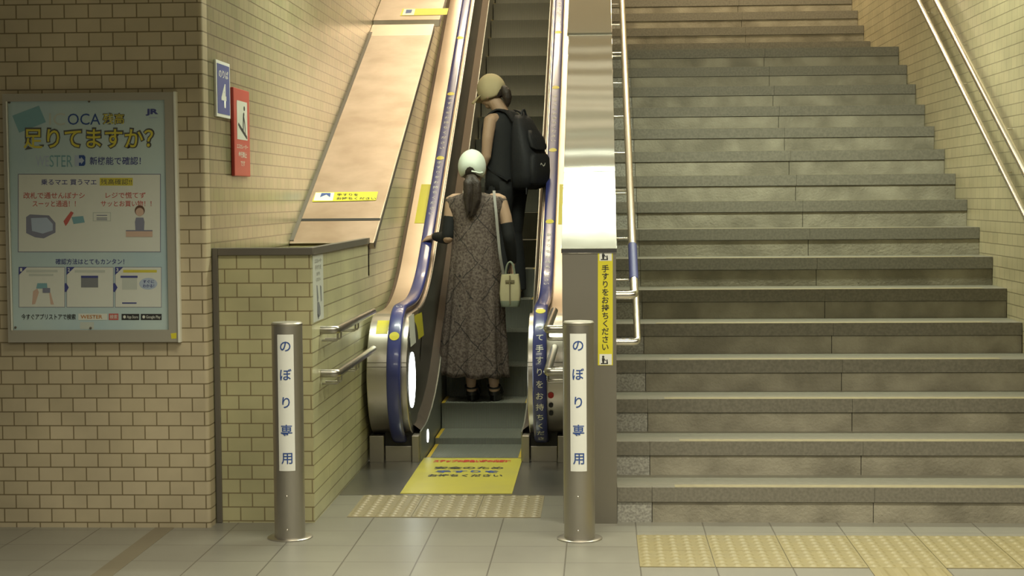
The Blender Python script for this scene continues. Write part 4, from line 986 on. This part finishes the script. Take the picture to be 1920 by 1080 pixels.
for yy in (3.060, 3.108):
    MB().tube([(BC.x - 0.030 + 0.030 * (1 - math.cos(PI * k / 14)), yy, BZ + 0.205 + 0.095 * math.sin(PI * k / 14)) for k in range(15)], 0.0055, 8).build('handle', M_bagg, bag, smooth=60)
sh0 = w1((0.105, 0.02, 1.412)); stp = [sh0 + Vector((0.0, 0.05, -0.012)), sh0, w1((0.112, -0.055, 1.375)), w1((0.125, -0.100, 1.27)), w1((0.138, -0.112, 1.12)), w1((0.150, -0.118, 0.98)), Vector((BC.x - 0.045, 3.052, BZ + 0.235)), Vector((BC.x - 0.045, 3.060, BZ + 0.205))]
fp = []
for i in range(len(stp) - 1):
    for k in range(4): fp.append(stp[i].lerp(stp[i + 1], k / 4))
fp.append(stp[-1])
for _ in range(2): fp = [fp[0]] + [(fp[i - 1] + fp[i] * 2 + fp[i + 1]) / 4 for i in range(1, len(fp) - 1)] + [fp[-1]]
MB().sweep(fp, lambda i: [(0.009, 0.0025), (-0.009, 0.0025), (-0.009, -0.0025), (0.009, -0.0025)], side=(1, 0, 0)).build('shoulder_strap', M_strap, bag, smooth=0)

# ---------------------------------------------------------------- person in black with the backpack, further up
k2 = 4; O2 = at(951, 500, 1, 4.30); O2.z = 0.405 + SL * 0.36 * 2 + 0.001
O2.y = 3.35 + 0.36 * 2 + 0.19
YAW2 = R(56)                                   # body turned to the left
T2 = Matrix.Translation(O2) @ Euler((0, 0, YAW2)).to_matrix().to_4x4()
b = MB()
b.loft([ring(0, 0.0, z, rx, ry, 24) for z, rx, ry in ((0.80, 0.150, 0.110), (0.88, 0.160, 0.115), (0.96, 0.148, 0.105), (1.04, 0.128, 0.095), (1.12, 0.130, 0.095), (1.22, 0.148, 0.100), (1.29, 0.152, 0.095), (1.335, 0.125, 0.075), (1.365, 0.070, 0.058))])
b.limb([(0, -0.005, 1.31), tuple(T2.inverted() @ (T2 @ Vector((0.0, 0.010, 1.45)) + Vector((-0.070, 0, 0))))], [0.056, 0.052])
b.limb([(-0.13, 0.0, 1.315), (-0.180, 0.005, 1.305), (-0.205, 0.010, 1.18), (-0.212, 0.020, 1.045)], [0.046, 0.048, 0.043, 0.036])
b.limb([(-0.212, 0.020, 1.045), (-0.205, 0.085, 0.94), (-0.190, 0.140, 0.845)], [0.037, 0.035, 0.025])
hand(b, (-0.190, 0.140, 0.845), (0.03, 0.25, -0.95), (0.5, 0.85, 0.2), (-0.9, 0.3, 0), 0.45)
b.limb([(0.13, 0.0, 1.315), (0.180, 0.005, 1.305), (0.205, 0.020, 1.18), (0.212, 0.035, 1.045)], [0.046, 0.048, 0.043, 0.036])
b.limb([(0.212, 0.035, 1.045), (0.190, 0.14, 0.98), (0.150, 0.230, 0.95)], [0.037, 0.035, 0.025])
hand(b, (0.150, 0.230, 0.95), (-0.3, 0.9, 0.0), (-0.5, 0.2, 0.8), (0.8, 0.4, 0), 0.45)
for sx in (-1, 1):
    b.limb([(sx * 0.078, 0.0, 0.84), (sx * 0.080, 0.02, 0.47), (sx * 0.080, -0.01, 0.33), (sx * 0.080, -0.035, 0.09)], [0.090, 0.058, 0.052, 0.034])
    b.limb([(sx * 0.080, -0.04, 0.045), (sx * 0.085, 0.07, 0.040), (sx * 0.088, 0.13, 0.030)], [0.034, 0.034, 0.022])
b.v = [tuple(T2 @ Vector(p)) for p in b.v]
HC = T2 @ Vector((0.0, 0.035, 1.505)) + Vector((-0.075, 0.0, 0.012))
Mh2 = Matrix.Translation(HC) @ Euler((R(-14), R(-6), R(60))).to_matrix().to_4x4()
head(b, Mh2)
p2 = remesh(b, 'person', M_skin, 0.0052, 3, origin=O2)
tag(p2, 'person in black sleeveless top and beige cap looking left, higher on the escalator', 'person')
face_parts(Mh2, p2)
def off(prof, n=48, f=1.0):
    return [ring(cx, cy, z, rx * f, ry * f, n) for z, cx, cy, rx, ry in prof]
t_ = MB(); rings = []
for z, cx, cy, rx, ry in ((0.80, 0, 0, 0.178, 0.135), (0.88, 0, 0, 0.178, 0.134), (0.98, 0, 0, 0.170, 0.126), (1.10, 0, 0, 0.164, 0.120), (1.22, 0, 0, 0.168, 0.118), (1.30, 0, 0, 0.176, 0.104), (1.345, 0, 0, 0.150, 0.082), (1.372, 0, 0.004, 0.090, 0.070), (1.385, 0, 0.008, 0.066, 0.062)):
    rings.append([(x + 0.006 * math.sin(9 * z * 3 + k), y, zz) for k, (x, y, zz) in enumerate(ring(cx, cy, z, rx, ry, 48, fold=0.018 * (1.3 - z if z < 1.3 else 0), nf=7))])
t_.loft(rings, cap=False).xform(T2); to = t_.build('top', M_cloth2, p2, smooth=80, origin=O2)
so = to.modifiers.new('cloth', 'SOLIDIFY'); so.thickness = 0.004; so.offset = -1
tr = MB()
for sx in (-1, 1):
    tr.loft([ring(sx * cx, cy, z, rx, ry, 28) for z, cx, cy, rx, ry in ((0.06, 0.082, -0.02, 0.066, 0.085), (0.25, 0.082, -0.012, 0.070, 0.082), (0.47, 0.082, 0.018, 0.076, 0.084), (0.68, 0.080, 0.01, 0.092, 0.108), (0.80, 0.078, 0.0, 0.100, 0.122), (0.86, 0.074, 0.0, 0.098, 0.122))])
tr.loft([ring(0, 0, z, rx, ry, 40) for z, rx, ry in ((0.76, 0.150, 0.115), (0.84, 0.172, 0.126), (0.93, 0.162, 0.118), (0.98, 0.152, 0.110))])
tr.xform(T2); remesh(tr, 'trousers', M_cloth2, 0.007, 3, p2, O2)
for sx in (-1, 1):
    sole = [(sx * 0.084 + 0.045 * math.cos(2 * PI * k / 28), 0.045 + 0.125 * math.sin(2 * PI * k / 28)) for k in range(28)]
    sh_ = MB().loft([[(x * 1.0, y, z) for x, y in sole] for z in (0.0, 0.03)] + [[(sx * 0.084 + (x - sx * 0.084) * 0.9, 0.03 + (y - 0.03) * 0.9, 0.06) for x, y in sole], [(sx * 0.084 + (x - sx * 0.084) * 0.72, -0.01 + (y - 0.045) * 0.5, 0.09) for x, y in sole]]).xform(T2)
    sh_.build('shoe', M_shoe, p2, smooth=50, origin=O2)
hr = MB().ell((0, -0.014, 0.014), (0.082, 0.098, 0.096), n=28, m=18, cut=lambda q: (q.y < 0.30 and q.z > -0.75) or q.z > 0.5); hr.xform(Mh2); hr.build('hair', M_hair, p2, smooth=70, origin=O2)
P = [Mh2 @ Vector(q) for q in ((0, -0.085, -0.005), (0, -0.112, -0.008), (0, -0.124, -0.035), (0.002, -0.120, -0.072), (0.004, -0.108, -0.112), (0.004, -0.100, -0.140))]; rr = (0.022, 0.032, 0.036, 0.034, 0.022, 0.006); fp = []; fr_ = []
for i in range(5):
    for k in range(6): fp.append(P[i].lerp(P[i + 1], k / 6)); fr_.append(rr[i] + (rr[i + 1] - rr[i]) * k / 6)
fp.append(P[5]); fr_.append(0.005)
MB().tube(fp, lambda i: fr_[i], 24).build('ponytail', M_hair, p2, smooth=60, origin=O2)
c2 = cap(Mh2, M_cap2, p2, O2)
MB().tube([Mh2 @ Vector(q) for q in ((0.006, -0.113, -0.020), (0.010, -0.118, -0.030), (0.0, -0.130, -0.045), (-0.012, -0.140, -0.058))], 0.004, 8).build('cap_strap', M_cap2, c2, smooth=60, origin=O2)

# backpack
PK = T2 @ Vector((0.0, -0.10, 0.82))
pk = thing('backpack', PK, 'black backpack on the back of the person in the beige cap', 'backpack')
def bp(m): return m.xform(T2)
def srect(cy, z, hx_, hy_, p=0.5): return [(hx_ * math.copysign(abs(math.cos(a)) ** p, math.cos(a)), cy + hy_ * math.copysign(abs(math.sin(a)) ** p, math.sin(a)), z) for a in [2 * PI * k / 40 for k in range(40)]]
bp(MB().loft([srect(-0.115 - hy_, z, hx_, hy_, 0.62) for z, hx_, hy_ in ((0.80, 0.085, 0.065), (0.82, 0.125, 0.092), (0.90, 0.142, 0.100), (1.02, 0.144, 0.098), (1.14, 0.136, 0.080), (1.24, 0.118, 0.060), (1.31, 0.092, 0.042), (1.345, 0.056, 0.028))])).build('body', M_pack, pk, smooth=60)
bp(MB().loft([srect(-0.300, z, hx_, hy_, 0.65) for z, hx_, hy_ in ((0.83, 0.080, 0.022), (0.85, 0.105, 0.036), (0.94, 0.112, 0.042), (1.03, 0.108, 0.038), (1.06, 0.085, 0.024))])).build('front_pocket', M_pack, pk, smooth=60)
bp(MB().loft([srect(-0.300 + (z - 1.10) * 0.36, z, hx_, hy_, 0.65) for z, hx_, hy_ in ((1.09, 0.070, 0.018), (1.11, 0.094, 0.024), (1.18, 0.088, 0.024), (1.23, 0.066, 0.014))])).build('upper_pocket', M_pack, pk, smooth=60)
bp(MB().tube([(-0.03 + 0.06 * k / 8, -0.165, 1.34 + 0.045 * math.sin(PI * k / 8)) for k in range(9)], 0.008, 8)).build('grab_handle', M_pack, pk, smooth=60)
for sx in (-1, 1):
    pth = [(sx * 0.075, -0.135, 1.30), (sx * 0.088, -0.085, 1.372), (sx * 0.100, -0.01, 1.392), (sx * 0.112, 0.075, 1.345), (sx * 0.120, 0.118, 1.25), (sx * 0.128, 0.110, 1.08), (sx * 0.165, 0.02, 0.95), (sx * 0.130, -0.125, 0.87)]
    P = [Vector(q) for q in pth]; fp = []
    for i in range(len(P) - 1):
        for k in range(5): fp.append(P[i].lerp(P[i + 1], k / 5))
    fp.append(P[-1])
    for _ in range(3): fp = [fp[0]] + [(fp[i - 1] + fp[i] * 2 + fp[i + 1]) / 4 for i in range(1, len(fp) - 1)] + [fp[-1]]
    bp(MB().sweep(fp, lambda i: [(0.024, 0.006), (-0.024, 0.006), (-0.024, -0.006), (0.024, -0.006)], side=(1, 0, 0))).build('shoulder_strap', M_pack, pk, smooth=40)
lg = MB()
for pts in ([(-0.032, 1.012), (-0.020, 1.024), (-0.006, 1.014), (-0.010, 1.008), (-0.020, 1.014), (-0.029, 1.005)], [(-0.002, 1.012), (0.008, 1.004), (0.020, 1.014), (0.026, 1.024), (0.032, 1.022), (0.026, 1.006), (0.010, 0.996), (-0.004, 1.004)]):
    lg.poly([(x - 0.01, -0.3425, z - 0.03) for x, z in pts])
bp(lg).build('white_mark', M_white, pk, smooth=0)
for sx in (-1, 1):
    bp(MB().tube([(sx * 0.10, -0.26, 0.815), (sx * 0.115, -0.27, 0.79), (sx * 0.118, -0.272, 0.765)], 0.005, 8)).build('strap_end', M_pack, pk, smooth=60)
